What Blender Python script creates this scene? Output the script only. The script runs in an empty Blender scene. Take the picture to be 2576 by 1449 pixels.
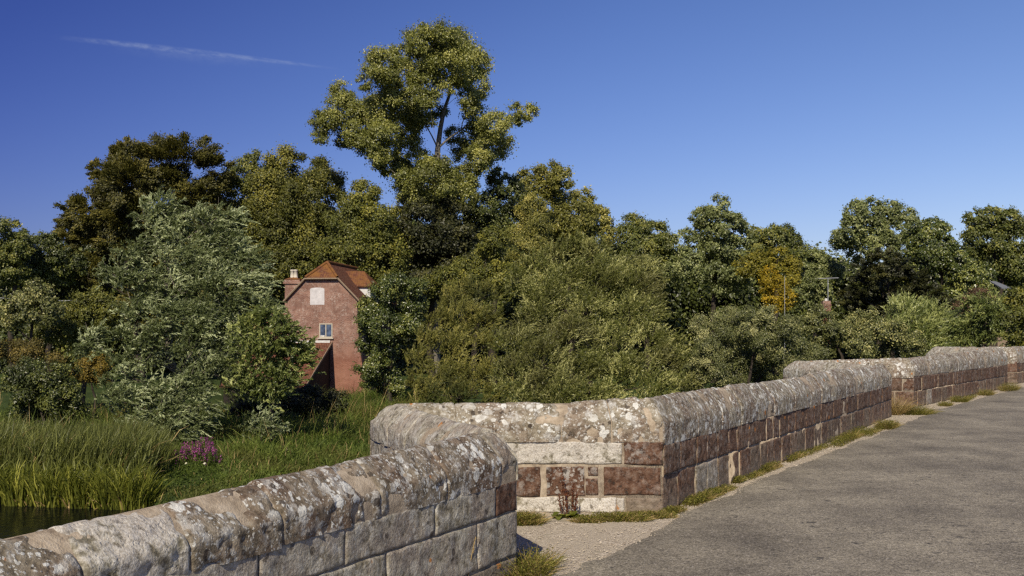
import bpy, bmesh, math, random
import numpy as np
from mathutils import Vector, Matrix
from math import radians as R

random.seed(7)
rng = np.random.default_rng(11)
scene = bpy.context.scene
COL = scene.collection

# ------------------------------------------------------------------ camera
F = 2700.0           # focal length in the pixels of a 2576 px wide survey of the place
EYE = 1.85
def P(px, py, d):
    """survey direction + distance -> point in the place"""
    return np.array([(px - 1288) / F * d, d, EYE - (py - 835) / F * d])
def G(px, py, z=0.0):
    d = (EYE - z) * F / (py - 835)
    return np.array([(px - 1288) / F * d, d, z])

cam_d = bpy.data.cameras.new('camera')
cam = bpy.data.objects.new('camera', cam_d); COL.objects.link(cam)
cam.location = (0, 0, EYE); cam.rotation_euler = (R(90), 0, 0)
cam_d.sensor_width = 36; cam_d.lens = F / 2576 * 36
cam_d.shift_y = 110.5 / 2576
cam_d.clip_start = 0.1; cam_d.clip_end = 30000
scene.camera = cam

# ------------------------------------------------------------------ node helpers
def new_mat(name):
    m = bpy.data.materials.new(name); m.use_nodes = True
    nt = m.node_tree; nt.nodes.clear()
    return m, nt
class NT:
    def __init__(s, nt): s.nt = nt
    def n(s, t, **kw):
        o = s.nt.nodes.new(t)
        for k, v in kw.items():
            if k.startswith('i_'):
                key = k[2:].replace('_', ' ')
                s.set(o.inputs[key] if key in o.inputs else o.inputs[int(key)], v)
            else: setattr(o, k, v)
        return o
    def set(s, inp, v):
        if isinstance(v, bpy.types.NodeSocket): s.nt.links.new(v, inp)
        elif isinstance(v, bpy.types.Node): s.nt.links.new(v.outputs[0], inp)
        elif hasattr(v, '__len__') and inp.type == 'RGBA' and len(v) == 3: inp.default_value = (*v, 1)
        else: inp.default_value = v
    def math(s, op, a, b=0.5, clamp=False):
        o = s.nt.nodes.new('ShaderNodeMath'); o.operation = op; o.use_clamp = clamp
        s.set(o.inputs[0], a); s.set(o.inputs[1], b); return o.outputs[0]
    def mix(s, f, a, b, blend='MIX'):
        o = s.nt.nodes.new('ShaderNodeMix'); o.data_type = 'RGBA'; o.blend_type = blend
        s.set(o.inputs[0], f); s.set(o.inputs[6], a); s.set(o.inputs[7], b); return o.outputs[2]
    def ramp(s, f, *stops):
        o = s.nt.nodes.new('ShaderNodeValToRGB'); e = o.color_ramp.elements
        while len(e) < len(stops): e.new(0.5)
        for el, (p, c) in zip(e, stops):
            el.position = p
            el.color = (*c, 1) if hasattr(c, '__len__') else (c, c, c, 1)
        s.set(o.inputs[0], f); return o.outputs[0]
    def noise(s, vec, scale, detail=4, rough=.55, dist=0.0):
        o = s.n('ShaderNodeTexNoise'); s.set(o.inputs['Vector'], vec)
        o.inputs['Scale'].default_value = scale; o.inputs['Detail'].default_value = detail
        o.inputs['Roughness'].default_value = rough; o.inputs['Distortion'].default_value = dist
        return o
    def vor(s, vec, scale, feature='F1', rnd=1.0):
        o = s.n('ShaderNodeTexVoronoi', feature=feature); s.set(o.inputs['Vector'], vec)
        o.inputs['Scale'].default_value = scale; o.inputs['Randomness'].default_value = rnd
        return o
    def step(s, v, lo, hi):
        o = s.n('ShaderNodeMapRange', interpolation_type='SMOOTHSTEP')
        s.set(o.inputs['Value'], v); s.set(o.inputs['From Min'], lo); s.set(o.inputs['From Max'], hi)
        return o.outputs[0]
    def bump(s, h, strength=.5, dist=.02, nrm=None):
        o = s.n('ShaderNodeBump'); o.inputs['Strength'].default_value = strength
        o.inputs['Distance'].default_value = dist; s.set(o.inputs['Height'], h)
        if nrm is not None: s.set(o.inputs['Normal'], nrm)
        return o.outputs[0]
    def out(s, sh): s.nt.links.new(sh.outputs[0] if isinstance(sh, bpy.types.Node) else sh, s.n('ShaderNodeOutputMaterial').inputs[0])
    def bsdf(s, col, rough=.9, nrm=None, spec=.3):
        b = s.n('ShaderNodeBsdfPrincipled'); s.set(b.inputs['Base Color'], col); s.set(b.inputs['Roughness'], rough)
        b.inputs['Specular IOR Level'].default_value = spec
        if nrm is not None: s.set(b.inputs['Normal'], nrm)
        return b

def mat_stone():
    m, nt = new_mat('lichened_stone'); N = NT(nt)
    co = N.n('ShaderNodeNewGeometry').outputs['Position']
    at = N.n('ShaderNodeAttribute', attribute_name='stone')
    sep = N.n('ShaderNodeSeparateColor', i_0=at.outputs['Color'])
    brown, wash, lich = sep.outputs[0], sep.outputs[1], sep.outputs[2]
    rnd = N.n('ShaderNodeAttribute', attribute_name='rnd').outputs['Fac']
    n_big = N.noise(co, 3.2, 5, .6).outputs[0]
    n_mid = N.noise(co, 14, 6, .65).outputs[0]
    n_fin = N.noise(co, 70, 5, .65).outputs[0]
    warp = N.noise(co, 22, 3, .6)
    wv = N.n('ShaderNodeVectorMath', operation='SCALE'); N.set(wv.inputs[0], warp.outputs['Color']); wv.inputs['Scale'].default_value = .055
    cw = N.n('ShaderNodeVectorMath', operation='ADD'); N.set(cw.inputs[0], co); N.set(cw.inputs[1], wv.outputs[0]); cw = cw.outputs[0]
    t1 = N.math('ADD', N.math('MULTIPLY', n_mid, .75), N.math('MULTIPLY', n_fin, .25))
    grey = N.ramp(t1, (.37, (.125, .110, .076)), (.5, (.250, .230, .168)), (.63, (.39, .374, .30)))
    warm = N.ramp(t1, (.37, (.076, .056, .038)), (.5, (.178, .140, .100)), (.64, (.31, .265, .20)))
    grey = N.mix(N.step(n_big, .42, .62), grey, warm)
    dark = N.ramp(t1, (.37, (.035, .018, .012)), (.5, (.130, .071, .046)), (.68, (.235, .155, .108)))
    base = N.mix(brown, grey, dark)
    base = N.mix(.8, base, N.mix(rnd, (.62, .6, .6), (1.25, 1.22, 1.18)), 'MULTIPLY')
    # white wash, peeling
    peel = N.step(N.math('ADD', N.math('MULTIPLY', n_mid, .5), N.math('MULTIPLY', n_big, .5)), .40, .50)
    white = N.ramp(n_fin, (.36, (.40, .355, .29)), (.60, (.72, .685, .615)))
    base = N.mix(N.math('MULTIPLY', N.math('MULTIPLY', wash, peel), .88), base, white)
    # pale crust over patches
    crust = N.math('MULTIPLY', N.step(N.noise(co, 7.5, 8, .72).outputs[0], .52, .62), N.math('MULTIPLY', lich, .75))
    base = N.mix(crust, base, N.ramp(n_fin, (.3, (.33, .31, .27)), (.65, (.58, .565, .52))))
    # round lichen spots of three sizes
    lm = N.step(N.noise(co, 2.3, 3, .6).outputs[0], .38, .60)
    def spots(scale, thr, keep, seed):
        ad = N.n('ShaderNodeVectorMath', operation='ADD'); N.set(ad.inputs[0], cw); ad.inputs[1].default_value = (seed, seed * 1.7, -seed)
        v = N.vor(ad.outputs[0], scale)
        r = N.n('ShaderNodeSeparateColor', i_0=v.outputs['Color'])
        rad = N.math('MULTIPLY', r.outputs[0], thr)
        d = N.math('SUBTRACT', rad, v.outputs['Distance'])
        on = N.math('GREATER_THAN', r.outputs[1], keep)
        return N.math('MULTIPLY', N.step(d, -.02, .06), on)
    w1 = N.math('MULTIPLY', spots(11, .62, .45, 1.3), lm)
    w2 = N.math('MULTIPLY', spots(27, .6, .45, 5.1), N.math('ADD', N.math('MULTIPLY', lm, .8), .2))
    w3 = spots(60, .6, .6, 8.7)
    wl = N.math('MULTIPLY', N.math('MAXIMUM', N.math('MAXIMUM', w1, w2), N.math('MULTIPLY', w3, .7)), lich, True)
    wcol = N.ramp(N.math('ADD', N.math('MULTIPLY', n_fin, .7), N.math('MULTIPLY', n_mid, .3)), (.3, (.50, .50, .45)), (.6, (.80, .80, .74)))
    base = N.mix(N.math('MULTIPLY', wl, .92), base, wcol)
    # dark crust and orange lichen
    dk = N.math('MULTIPLY', spots(17, .5, .84, 3.9), .8)
    base = N.mix(N.math('MULTIPLY', dk, N.math('SUBTRACT', 1.0, N.math('MULTIPLY', wash, .55))), base, (.045, .034, .027))
    og = spots(9.5, .40, .955, 7.3)
    base = N.mix(N.math('MULTIPLY', og, .85), base, (.40, .155, .028))
    # grimy lower edge
    sx = N.n('ShaderNodeSeparateXYZ', i_0=co)
    grime = N.math('MULTIPLY', N.step(N.math('ADD', sx.outputs[2], N.math('MULTIPLY', n_mid, .2)), .32, .08), .55)
    base = N.mix(N.math('MULTIPLY', grime, N.math('SUBTRACT', 1.0, wash)), base, (.20, .165, .125))
    h = N.math('ADD', N.math('MULTIPLY', n_mid, 1.5), N.math('ADD', N.math('MULTIPLY', n_fin, .22), N.math('MULTIPLY', wl, .12)))
    pits = N.vor(cw, 34).outputs['Distance']
    h = N.math('ADD', h, N.math('MULTIPLY', N.step(pits, .0, .35), .25))
    N.out(N.bsdf(base, .93, N.bump(h, .65, .028), .15))
    return m
def mat_mortar():
    m, nt = new_mat('lime_mortar'); N = NT(nt)
    co = N.n('ShaderNodeNewGeometry').outputs['Position']
    a = N.noise(co, 9, 6, .7).outputs[0]; b = N.noise(co, 90, 3).outputs[0]
    c = N.ramp(a, (.32, (.20, .155, .11)), (.52, (.37, .30, .215)), (.68, (.50, .42, .315)))
    N.out(N.bsdf(c, .95, N.bump(N.math('ADD', a, N.math('MULTIPLY', b, .5)), .8, .015), .1)); return m
def mat_asphalt():
    m, nt = new_mat('worn_asphalt'); N = NT(nt)
    co = N.n('ShaderNodeNewGeometry').outputs['Position']
    mp = N.n('ShaderNodeMapping'); N.set(mp.inputs['Vector'], co); mp.inputs['Rotation'].default_value = (0, 0, R(28)); mp.inputs['Scale'].default_value = (1.3, .07, 1)
    lane = N.noise(mp.outputs[0], 1.2, 3, .5).outputs[0]
    patch = N.noise(co, .8, 6, .62).outputs[0]
    agg = N.vor(co, 95); ag = N.n('ShaderNodeSeparateColor', i_0=agg.outputs['Color'])
    fine = N.noise(co, 160, 3, .7).outputs[0]
    c = N.ramp(N.math('ADD', N.math('MULTIPLY', lane, .28), N.math('MULTIPLY', patch, .72)), (.36, (.130, .114, .088)), (.5, (.212, .187, .142)), (.64, (.29, .257, .193)))
    c = N.mix(1.0, c, N.ramp(ag.outputs[0], (0, .45), (.45, .95), (1, 1.65)), 'MULTIPLY')
    c = N.mix(N.step(ag.outputs[1], .95, .985), c, (.40, .36, .31))
    wob = N.noise(co, 5, 3, .6)
    m30 = N.vor(co, 26); c = N.mix(.35, c, N.mix(1.0, c, N.ramp(N.n('ShaderNodeSeparateColor', i_0=m30.outputs['Color']).outputs[0], (0, .55), (1, 1.4)), 'MULTIPLY'))
    holes = N.math('MULTIPLY', N.step(N.noise(co, 9, 4, .55, .6).outputs[0], .62, .68), N.step(patch, .36, .60))
    c = N.mix(N.math('MULTIPLY', holes, .8), c, (.033, .031, .03))
    c = N.mix(N.step(N.noise(co, 2.6, 7, .75).outputs[0], .60, .78), c, (.25, .225, .19))
    h = N.math('ADD', N.math('MULTIPLY', agg.outputs['Distance'], .8), N.math('SUBTRACT', fine, N.math('MULTIPLY', holes, 1.5)))
    N.out(N.bsdf(c, .88, N.bump(h, .55, .008), .25)); return m
def mat_gravel():
    m, nt = new_mat('pale_gravel'); N = NT(nt)
    co = N.n('ShaderNodeNewGeometry').outputs['Position']
    v = N.vor(co, 55); s = N.n('ShaderNodeSeparateColor', i_0=v.outputs['Color'])
    v2 = N.vor(co, 150); s2 = N.n('ShaderNodeSeparateColor', i_0=v2.outputs['Color'])
    big = N.noise(co, 2.2, 5, .65).outputs[0]
    peb = N.ramp(s.outputs[0], (0, (.27, .215, .155)), (.5, (.47, .40, .305)), (1, (.66, .58, .465)))
    sand = N.ramp(s2.outputs[0], (0, (.34, .285, .21)), (1, (.56, .485, .375)))
    c = N.mix(N.step(big, .42, .60), sand, peb)
    c = N.mix(N.math('MULTIPLY', N.step(N.noise(co, 1.3, 4, .6).outputs[0], .58, .72), .6), c, (.13, .12, .06))
    h = N.math('ADD', N.math('MULTIPLY', v.outputs['Distance'], -1.0), N.math('MULTIPLY', v2.outputs['Distance'], -.4))
    N.out(N.bsdf(c, .95, N.bump(h, .8, .015), .15)); return m
def mat_leaf(name, cdark, clight, trans=.3, gloss=.35, rough=.45, patch=None):
    m, nt = new_mat(name); N = NT(nt)
    t = N.n('ShaderNodeAttribute', attribute_name='tint').outputs['Fac']
    co = N.n('ShaderNodeNewGeometry').outputs['Position']
    cdark = tuple(x * k for x, k in zip(cdark, (2.5, 2.42, 1.8))); clight = tuple(x * k for x, k in zip(clight, (2.4, 2.28, 1.75)))
    c = N.ramp(t, (0, tuple(x * .6 for x in cdark)), (.5, cdark), (1, clight))
    if patch:
        c = N.mix(N.math('MULTIPLY', N.step(N.noise(co, patch[1], 3, .6).outputs[0], .48, .66), .8), c, patch[0])
    b = N.bsdf(c, rough, None, gloss)
    tr = N.n('ShaderNodeBsdfTranslucent'); N.set(tr.inputs[0], N.mix(1.0, c, (1.25, 1.3, .55), 'MULTIPLY'))
    mx = N.n('ShaderNodeMixShader', i_0=trans); N.set(mx.inputs[1], b.outputs[0]); N.set(mx.inputs[2], tr.outputs[0])
    N.out(mx); return m
def mat_bark(name, a, b):
    m, nt = new_mat(name); N = NT(nt)
    co = N.n('ShaderNodeNewGeometry').outputs['Position']
    mp = N.n('ShaderNodeMapping'); N.set(mp.inputs['Vector'], co); mp.inputs['Scale'].default_value = (1, 1, .2)
    n = N.noise(mp.outputs[0], 9, 5, .65).outputs[0]
    N.out(N.bsdf(N.ramp(n, (.3, a), (.7, b)), .95, N.bump(n, .8, .05), .1)); return m
def mat_brick():
    m, nt = new_mat('weathered_red_brick'); N = NT(nt)
    tc = N.n('ShaderNodeTexCoord').outputs['Object']
    s = N.n('ShaderNodeSeparateXYZ', i_0=tc)
    cb = N.n('ShaderNodeCombineXYZ'); N.set(cb.inputs[0], N.math('ADD', s.outputs[0], s.outputs[1])); N.set(cb.inputs[1], s.outputs[2])
    br = N.n('ShaderNodeTexBrick'); N.set(br.inputs['Vector'], cb.outputs[0])
    br.inputs['Scale'].default_value = 1.0; br.inputs['Brick Width'].default_value = .225; br.inputs['Row Height'].default_value = .075; br.inputs['Mortar Size'].default_value = .011
    br.inputs['Color1'].default_value = (.205, .088, .062, 1); br.inputs['Color2'].default_value = (.32, .15, .105, 1); br.inputs['Mortar'].default_value = (.36, .27, .21, 1)
    big = N.noise(tc, .9, 6, .65).outputs[0]; mid = N.noise(tc, 6, 5, .7).outputs[0]; fin = N.noise(tc, 11, 4, .7).outputs[0]
    zl = N.math('MULTIPLY', s.outputs[2], .1)
    c = N.mix(N.step(big, .38, .62), br.outputs['Color'], N.mix(1.0, br.outputs['Color'], (.66, .62, .62), 'MULTIPLY'))
    # limewash that has worn off high up; cleaner, redder brick low down
    hi = N.step(s.outputs[2], 2.2, 4.6)
    wsh = N.math('MULTIPLY', N.math('MULTIPLY', N.step(fin, .40, .60), N.math('ADD', N.math('MULTIPLY', N.step(N.noise(tc, 1.7, 5, .7).outputs[0], .42, .62), .85), .15)), N.math('ADD', N.math('MULTIPLY', N.step(mid, .42, .62), .75), .15))
    c = N.mix(N.math('MULTIPLY', wsh, N.math('ADD', N.math('MULTIPLY', hi, .75), .2)), c, (.56, .46, .39))
    c = N.mix(N.math('MULTIPLY', N.step(mid, .56, .7), .4), c, (.09, .055, .045))
    c = N.mix(N.math('MULTIPLY', N.math('SUBTRACT', 1.0, hi), .35), c, (.33, .115, .068))
    N.out(N.bsdf(c, .92, N.bump(N.math('ADD', br.outputs['Fac'], mid), .5, .02), .1)); return m
def mat_tile():
    m, nt = new_mat('clay_roof_tile'); N = NT(nt)
    tc = N.n('ShaderNodeTexCoord').outputs['Object']
    s = N.n('ShaderNodeSeparateXYZ', i_0=tc)
    cb = N.n('ShaderNodeCombineXYZ'); N.set(cb.inputs[0], N.math('ADD', s.outputs[0], s.outputs[1])); N.set(cb.inputs[1], s.outputs[2])
    br = N.n('ShaderNodeTexBrick'); N.set(br.inputs['Vector'], cb.outputs[0])
    br.inputs['Scale'].default_value = 1.0; br.inputs['Brick Width'].default_value = .18; br.inputs['Row Height'].default_value = .085; br.inputs['Mortar Size'].default_value = .012
    br.inputs['Color1'].default_value = (.13, .052, .032, 1); br.inputs['Color2'].default_value = (.20, .08, .048, 1); br.inputs['Mortar'].default_value = (.05, .022, .016, 1)
    big = N.noise(tc, 1.6, 5, .65).outputs[0]; mid = N.noise(tc, 7, 5, .7).outputs[0]
    at = N.n('ShaderNodeAttribute', attribute_name='moss').outputs['Fac']
    c = N.mix(N.math('MULTIPLY', N.step(mid, .55, .7), .5), br.outputs['Color'], (.40, .36, .30))
    c = N.mix(N.math('MULTIPLY', N.step(N.math('ADD', N.math('MULTIPLY', big, .6), N.math('MULTIPLY', mid, .4)), .40, .58), at), c, (.215, .098, .030))
    N.out(N.bsdf(c, .9, N.bump(br.outputs['Fac'], .6, .03), .15)); return m
def mat_plain(name, a, b, scale=6, rough=.8, bump=.3, metallic=0):
    m, nt = new_mat(name); N = NT(nt)
    tc = N.n('ShaderNodeTexCoord').outputs['Object']
    n = N.noise(tc, scale, 5, .65).outputs[0]
    bs = N.bsdf(N.ramp(n, (.3, a), (.7, b)), rough, N.bump(n, bump, .01), .3); bs.inputs['Metallic'].default_value = metallic
    N.out(bs); return m
def mat_glass():
    m, nt = new_mat('window_glass'); N = NT(nt)
    tc = N.n('ShaderNodeTexCoord').outputs['Object']
    n = N.noise(tc, 3, 3).outputs[0]
    N.out(N.bsdf(N.ramp(n, (.35, (.03, .045, .08)), (.65, (.10, .14, .22))), .12, N.bump(n, .2, .02), .6)); return m
def mat_water():
    m, nt = new_mat('dark_river_water'); N = NT(nt)
    co = N.n('ShaderNodeNewGeometry').outputs['Position']
    n = N.noise(co, 1.6, 4, .6).outputs[0]
    N.out(N.bsdf((.004, .005, .004), .14, N.bump(n, .5, .06), .04)); return m
def mat_ground():
    m, nt = new_mat('meadow_ground'); N = NT(nt)
    co = N.n('ShaderNodeNewGeometry').outputs['Position']
    a = N.noise(co, .25, 6, .65).outputs[0]; b = N.noise(co, 5, 5, .7).outputs[0]
    c = N.ramp(N.math('ADD', N.math('MULTIPLY', a, .5), N.math('MULTIPLY', b, .5)), (.35, (.022, .035, .010)), (.55, (.05, .075, .02)), (.7, (.085, .10, .03)))
    N.out(N.bsdf(c, .95, N.bump(b, .8, .1), .1)); return m
def mat_contrail():
    m, nt = new_mat('contrail_ice'); N = NT(nt)
    tc = N.n('ShaderNodeTexCoord').outputs['UV']
    s = N.n('ShaderNodeSeparateXYZ', i_0=tc); u, v = s.outputs[0], s.outputs[1]
    mp = N.n('ShaderNodeMapping'); N.set(mp.inputs['Vector'], tc); mp.inputs['Scale'].default_value = (14, 2.2, 1)
    n = N.noise(mp.outputs[0], 1.6, 6, .62).outputs[0]
    core = N.math('MULTIPLY', N.step(v, .50, .70), N.step(v, .90, .74))
    skirt = N.math('MULTIPLY', N.step(v, .02, .60), N.step(v, .90, .66))
    ends = N.math('MULTIPLY', N.step(u, .0, .22), N.step(u, 1.0, .72))
    mid = N.math('MULTIPLY', N.step(u, .15, .40), N.step(u, .85, .5))
    a = N.math('ADD', N.math('MULTIPLY', core, .18), N.math('MULTIPLY', N.math('MULTIPLY', skirt, mid), .07))
    a = N.math('MULTIPLY', N.math('MULTIPLY', a, ends), N.step(n, .22, .75), True)
    tr = N.n('ShaderNodeBsdfTransparent')
    df = N.n('ShaderNodeEmission'); df.inputs[0].default_value = (.72, .82, .98, 1); df.inputs[1].default_value = .75  # sunlit brightness of the trail given as its own emission
    mx = N.n('ShaderNodeMixShader'); N.set(mx.inputs[0], a); N.set(mx.inputs[1], tr.outputs[0]); N.set(mx.inputs[2], df.outputs[0])
    N.out(mx); return m

M = dict(
    stone=mat_stone(), mortar=mat_mortar(), asphalt=mat_asphalt(), gravel=mat_gravel(), brick=mat_brick(), tile=mat_tile(),
    glass=mat_glass(), water=mat_water(), ground=mat_ground(),
    white=mat_plain('flaking_white_paint', (.45, .44, .41), (.72, .71, .68), 9),
    board=mat_plain('pale_window_board', (.46, .44, .43), (.66, .63, .62), 3),
    frame=mat_plain('grey_window_paint', (.42, .37, .28), (.55, .50, .40), 9),
    trim=mat_plain('weathered_verge', (.16, .11, .07), (.33, .25, .17), 12),
    pot=mat_plain('buff_chimney_pot', (.60, .54, .43), (.74, .69, .58), 12),
    slate=mat_plain('grey_slate', (.10, .11, .12), (.2, .21, .23), 10),
    tar=mat_plain('tarred_boards', (.010, .008, .006), (.03, .022, .016), 5),  # near-black tone carries the shade of the lean-to's sunless side
    metal=mat_plain('aerial_metal', (.45, .46, .46), (.62, .62, .6), 20, .5, .1, .6),
    bark=mat_bark('grey_bark', (.10, .09, .07), (.26, .23, .185)),
    darkbark=mat_bark('dark_bark', (.025, .02, .016), (.08, .065, .05)),
    wire=mat_plain('cable', (.3, .3, .3), (.5, .5, .5), 20),
    beech=mat_leaf('beech_leaves', (.036, .036, .010), (.105, .092, .026), .2, .3),
    beech2=mat_leaf('bronze_green_leaves', (.040, .044, .011), (.120, .115, .028), .22, .3),
    poplar=mat_leaf('poplar_leaves', (.078, .086, .023), (.215, .215, .08), .3, .5, .4),
    dark=mat_leaf('dark_green_leaves', (.026, .034, .010), (.085, .095, .027), .2, .45, .4),
    oak=mat_leaf('mid_green_leaves', (.046, .056, .015), (.14, .14, .042), .25, .45, .42),
    lime=mat_leaf('pale_green_leaves', (.068, .082, .034), (.18, .195, .10), .28, .5, .42),
    gold=mat_leaf('golden_olive_leaves', (.078, .080, .020), (.22, .20, .07), .3, .4),
    yellowgreen=mat_leaf('yellow_green_leaves', (.08, .076, .012), (.185, .155, .024), .3, .3),
    yellow=mat_leaf('yellow_leaves', (.125, .098, .009), (.27, .19, .018), .35, .3),
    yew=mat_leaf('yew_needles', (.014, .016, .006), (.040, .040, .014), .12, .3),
    willow=mat_leaf('silver_willow_leaves', (.054, .068, .033), (.215, .245, .178), .22, .4, .45),
    willow_g=mat_leaf('green_willow_leaves', (.060, .076, .026), (.19, .21, .095), .25, .45, .4),
    osier=mat_leaf('osier_leaves', (.058, .066, .018), (.25, .255, .135), .28, .4, .45, ((.13, .125, .04), .32)),
    osier_b=mat_leaf('brown_osier_leaves', (.062, .064, .018), (.165, .155, .055), .25, .3, .5, ((.055, .07, .02), .3)),
    sallow=mat_leaf('grey_green_leaves', (.060, .068, .028), (.20, .20, .115), .22, .45, .42),
    glossy=mat_leaf('glossy_green_leaves', (.034, .046, .011), (.13, .14, .042), .22, .6, .35),
    elder=mat_leaf('pale_veined_leaves', (.055, .062, .022), (.21, .205, .10), .22, .5),
    olive=mat_leaf('olive_leaves', (.048, .054, .012), (.135, .13, .03), .25, .35),
    russet=mat_leaf('russet_leaves', (.046, .040, .013), (.11, .085, .026), .2, .25),
    rust=mat_leaf('orange_brown_leaves', (.075, .058, .013), (.15, .105, .022), .2, .25),
    purple=mat_leaf('purple_brown_leaves', (.06, .038, .028), (.13, .085, .06), .2, .25),
    reed=mat_leaf('reed_blades', (.055, .064, .022), (.165, .18, .07), .3, .35),
    sedge=mat_leaf('sedge_blades', (.060, .070, .014), (.185, .19, .046), .35, .35),
    grass=mat_leaf('meadow_grass', (.038, .056, .013), (.105, .138, .034), .3, .2, .6, ((.12, .115, .03), .22)),
    weed=mat_leaf('verge_grass', (.055, .056, .013), (.155, .145, .042), .3, .2, .6),
    straw=mat_leaf('dry_straw', (.13, .095, .05), (.24, .185, .11), .2, .2),
    dock=mat_leaf('dead_dock', (.045, .016, .010), (.10, .038, .022), .1, .2),
    docklf=mat_leaf('dock_leaves', (.05, .06, .012), (.12, .13, .035), .3, .3),
    flower=mat_leaf('purple_flowers', (.115, .02, .125), (.24, .07, .235), .25, .2),
    daisy=mat_leaf('white_flowers', (.35, .35, .36), (.4, .4, .42), .2, .2),
)

# ------------------------------------------------------------------ object helpers
def tag(o, label=None, cat=None, group=None, kind=None):
    if label: o['label'] = label
    if cat: o['category'] = cat
    if group: o['group'] = group
    if kind: o['kind'] = kind
    return o
def empty(name, loc, label, cat, group=None, rotz=0):
    o = bpy.data.objects.new(name, None); COL.objects.link(o)
    o.location = loc; o.rotation_euler = (0, 0, rotz); o.empty_display_size = .3
    return tag(o, label, cat, group)
def link(name, me, mats, parent=None, world=True):
    for m in (mats if isinstance(mats, (list, tuple)) else [mats]): me.materials.append(m)
    o = bpy.data.objects.new(name, me); COL.objects.link(o)
    if parent is not None:
        o.parent = parent
        if world: o.matrix_parent_inverse = wmat(parent).inverted()
    return o
def wmat(o):
    m = Matrix.LocRotScale(o.location, o.rotation_euler, None)
    if o.parent: m = wmat(o.parent) @ o.matrix_parent_inverse @ m
    return m
class MB:
    """collects arrays of vertices and polygons (quads, tris or n-gons)"""
    def __init__(s): s.v = []; s.nv = 0; s.f = []; s.attr = {}; s.mi = []; s.smooth = False
    def add(s, v, faces, mat=0, **attrs):
        v = np.asarray(v, float).reshape(-1, 3)
        s.v.append(v)
        if isinstance(faces, np.ndarray): s.f.append((faces + s.nv)); nf = len(faces)
        else:
            for f in faces: s.f.append(np.array([f], int) + s.nv)
            nf = len(faces)
        s.mi.append(np.full(nf, mat))
        for k, a in attrs.items():
            a = np.asarray(a, float)
            s.attr.setdefault(k, []).append((s.nv, np.broadcast_to(a, (len(v),) + a.shape[-1:] if a.ndim and a.shape[-1:] == (3,) else (len(v),))))
        s.nv += len(v)
    def mesh(s, name, smooth=False):
        me = bpy.data.meshes.new(name)
        v = np.concatenate(s.v) if s.v else np.zeros((0, 3))
        me.vertices.add(len(v)); me.vertices.foreach_set('co', v.astype(np.float32).ravel())
        tot = np.concatenate([np.full(len(f), f.shape[1]) for f in s.f])
        lp = np.concatenate([f.ravel() for f in s.f])
        me.loops.add(len(lp)); me.loops.foreach_set('vertex_index', lp.astype(np.int32))
        me.polygons.add(len(tot)); st = np.concatenate([[0], np.cumsum(tot)[:-1]])
        me.polygons.foreach_set('loop_start', st.astype(np.int32))
        me.polygons.foreach_set('material_index', np.concatenate(s.mi).astype(np.int32))
        me.polygons.foreach_set('use_smooth', np.full(len(tot), smooth))
        for k, lst in s.attr.items():
            vec = lst[0][1].ndim == 2
            if vec:
                arr = np.zeros((len(v), 4), np.float32); arr[:, 3] = 1
                for o, a in lst: arr[o:o + len(a), :3] = a
                at = me.attributes.new(k, 'FLOAT_COLOR', 'POINT'); at.data.foreach_set('color', arr.ravel())
            else:
                arr = np.zeros(len(v), np.float32)
                for o, a in lst: arr[o:o + len(a)] = a
                at = me.attributes.new(k, 'FLOAT', 'POINT'); at.data.foreach_set('value', arr)
        me.update(calc_edges=True); me.validate()
        return me
    def box(s, lo, hi, mat=0, **kw):
        x0, y0, z0 = lo; x1, y1, z1 = hi
        v = [(x0, y0, z0), (x1, y0, z0), (x1, y1, z0), (x0, y1, z0), (x0, y0, z1), (x1, y0, z1), (x1, y1, z1), (x0, y1, z1)]
        f = np.array([(0, 3, 2, 1), (4, 5, 6, 7), (0, 1, 5, 4), (1, 2, 6, 5), (2, 3, 7, 6), (3, 0, 4, 7)])
        s.add(v, f, mat, **kw)
    def prism(s, poly, y0, y1, mat=0, **kw):
        """poly: list of (x,z), extruded along y"""
        n = len(poly)
        v = [(x, y0, z) for x, z in poly] + [(x, y1, z) for x, z in poly]
        f = [list(range(n)), list(range(2 * n - 1, n - 1, -1))] + [(i, i + n, (i + 1) % n + n, (i + 1) % n) for i in range(n)]
        s.add(v, f, mat, **kw)
    def slab(s, quad, th, mat=0, **kw):
        q = np.array(quad, float); n = np.cross(q[1] - q[0], q[-1] - q[0]); n /= np.linalg.norm(n); k = len(q)
        v = np.concatenate([q, q - n * th])
        f = [list(range(k)), list(range(2 * k - 1, k - 1, -1))] + [(i, i + k, (i + 1) % k + k, (i + 1) % k) for i in range(k)]
        s.add(v, f, mat, **kw)
    def tube(s, pts, radii, sides=6, mat=0, **kw):
        pts = np.asarray(pts, float); n = len(pts)
        tang = np.gradient(pts, axis=0) if n > 2 else np.repeat((pts[1] - pts[0])[None], 2, 0)
        tang /= np.linalg.norm(tang, axis=1)[:, None] + 1e-9
        ref = np.array([1., 0, 0]) if abs(tang[0][0]) < .8 else np.array([0, 1., 0])
        a = np.cross(tang, ref); a /= np.linalg.norm(a, axis=1)[:, None] + 1e-9
        b = np.cross(tang, a)
        th = np.linspace(0, 2 * np.pi, sides, endpoint=False)
        ring = (a[:, None] * np.cos(th)[None, :, None] + b[:, None] * np.sin(th)[None, :, None]) * np.asarray(radii)[:, None, None] + pts[:, None]
        i = np.arange(n - 1)[:, None] * sides; j = np.arange(sides)[None]; jn = (j + 1) % sides
        f = np.stack([i + j, i + jn, i + sides + jn, i + sides + j], -1).reshape(-1, 4)
        s.add(ring.reshape(-1, 3), f, mat, **kw)

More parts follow.
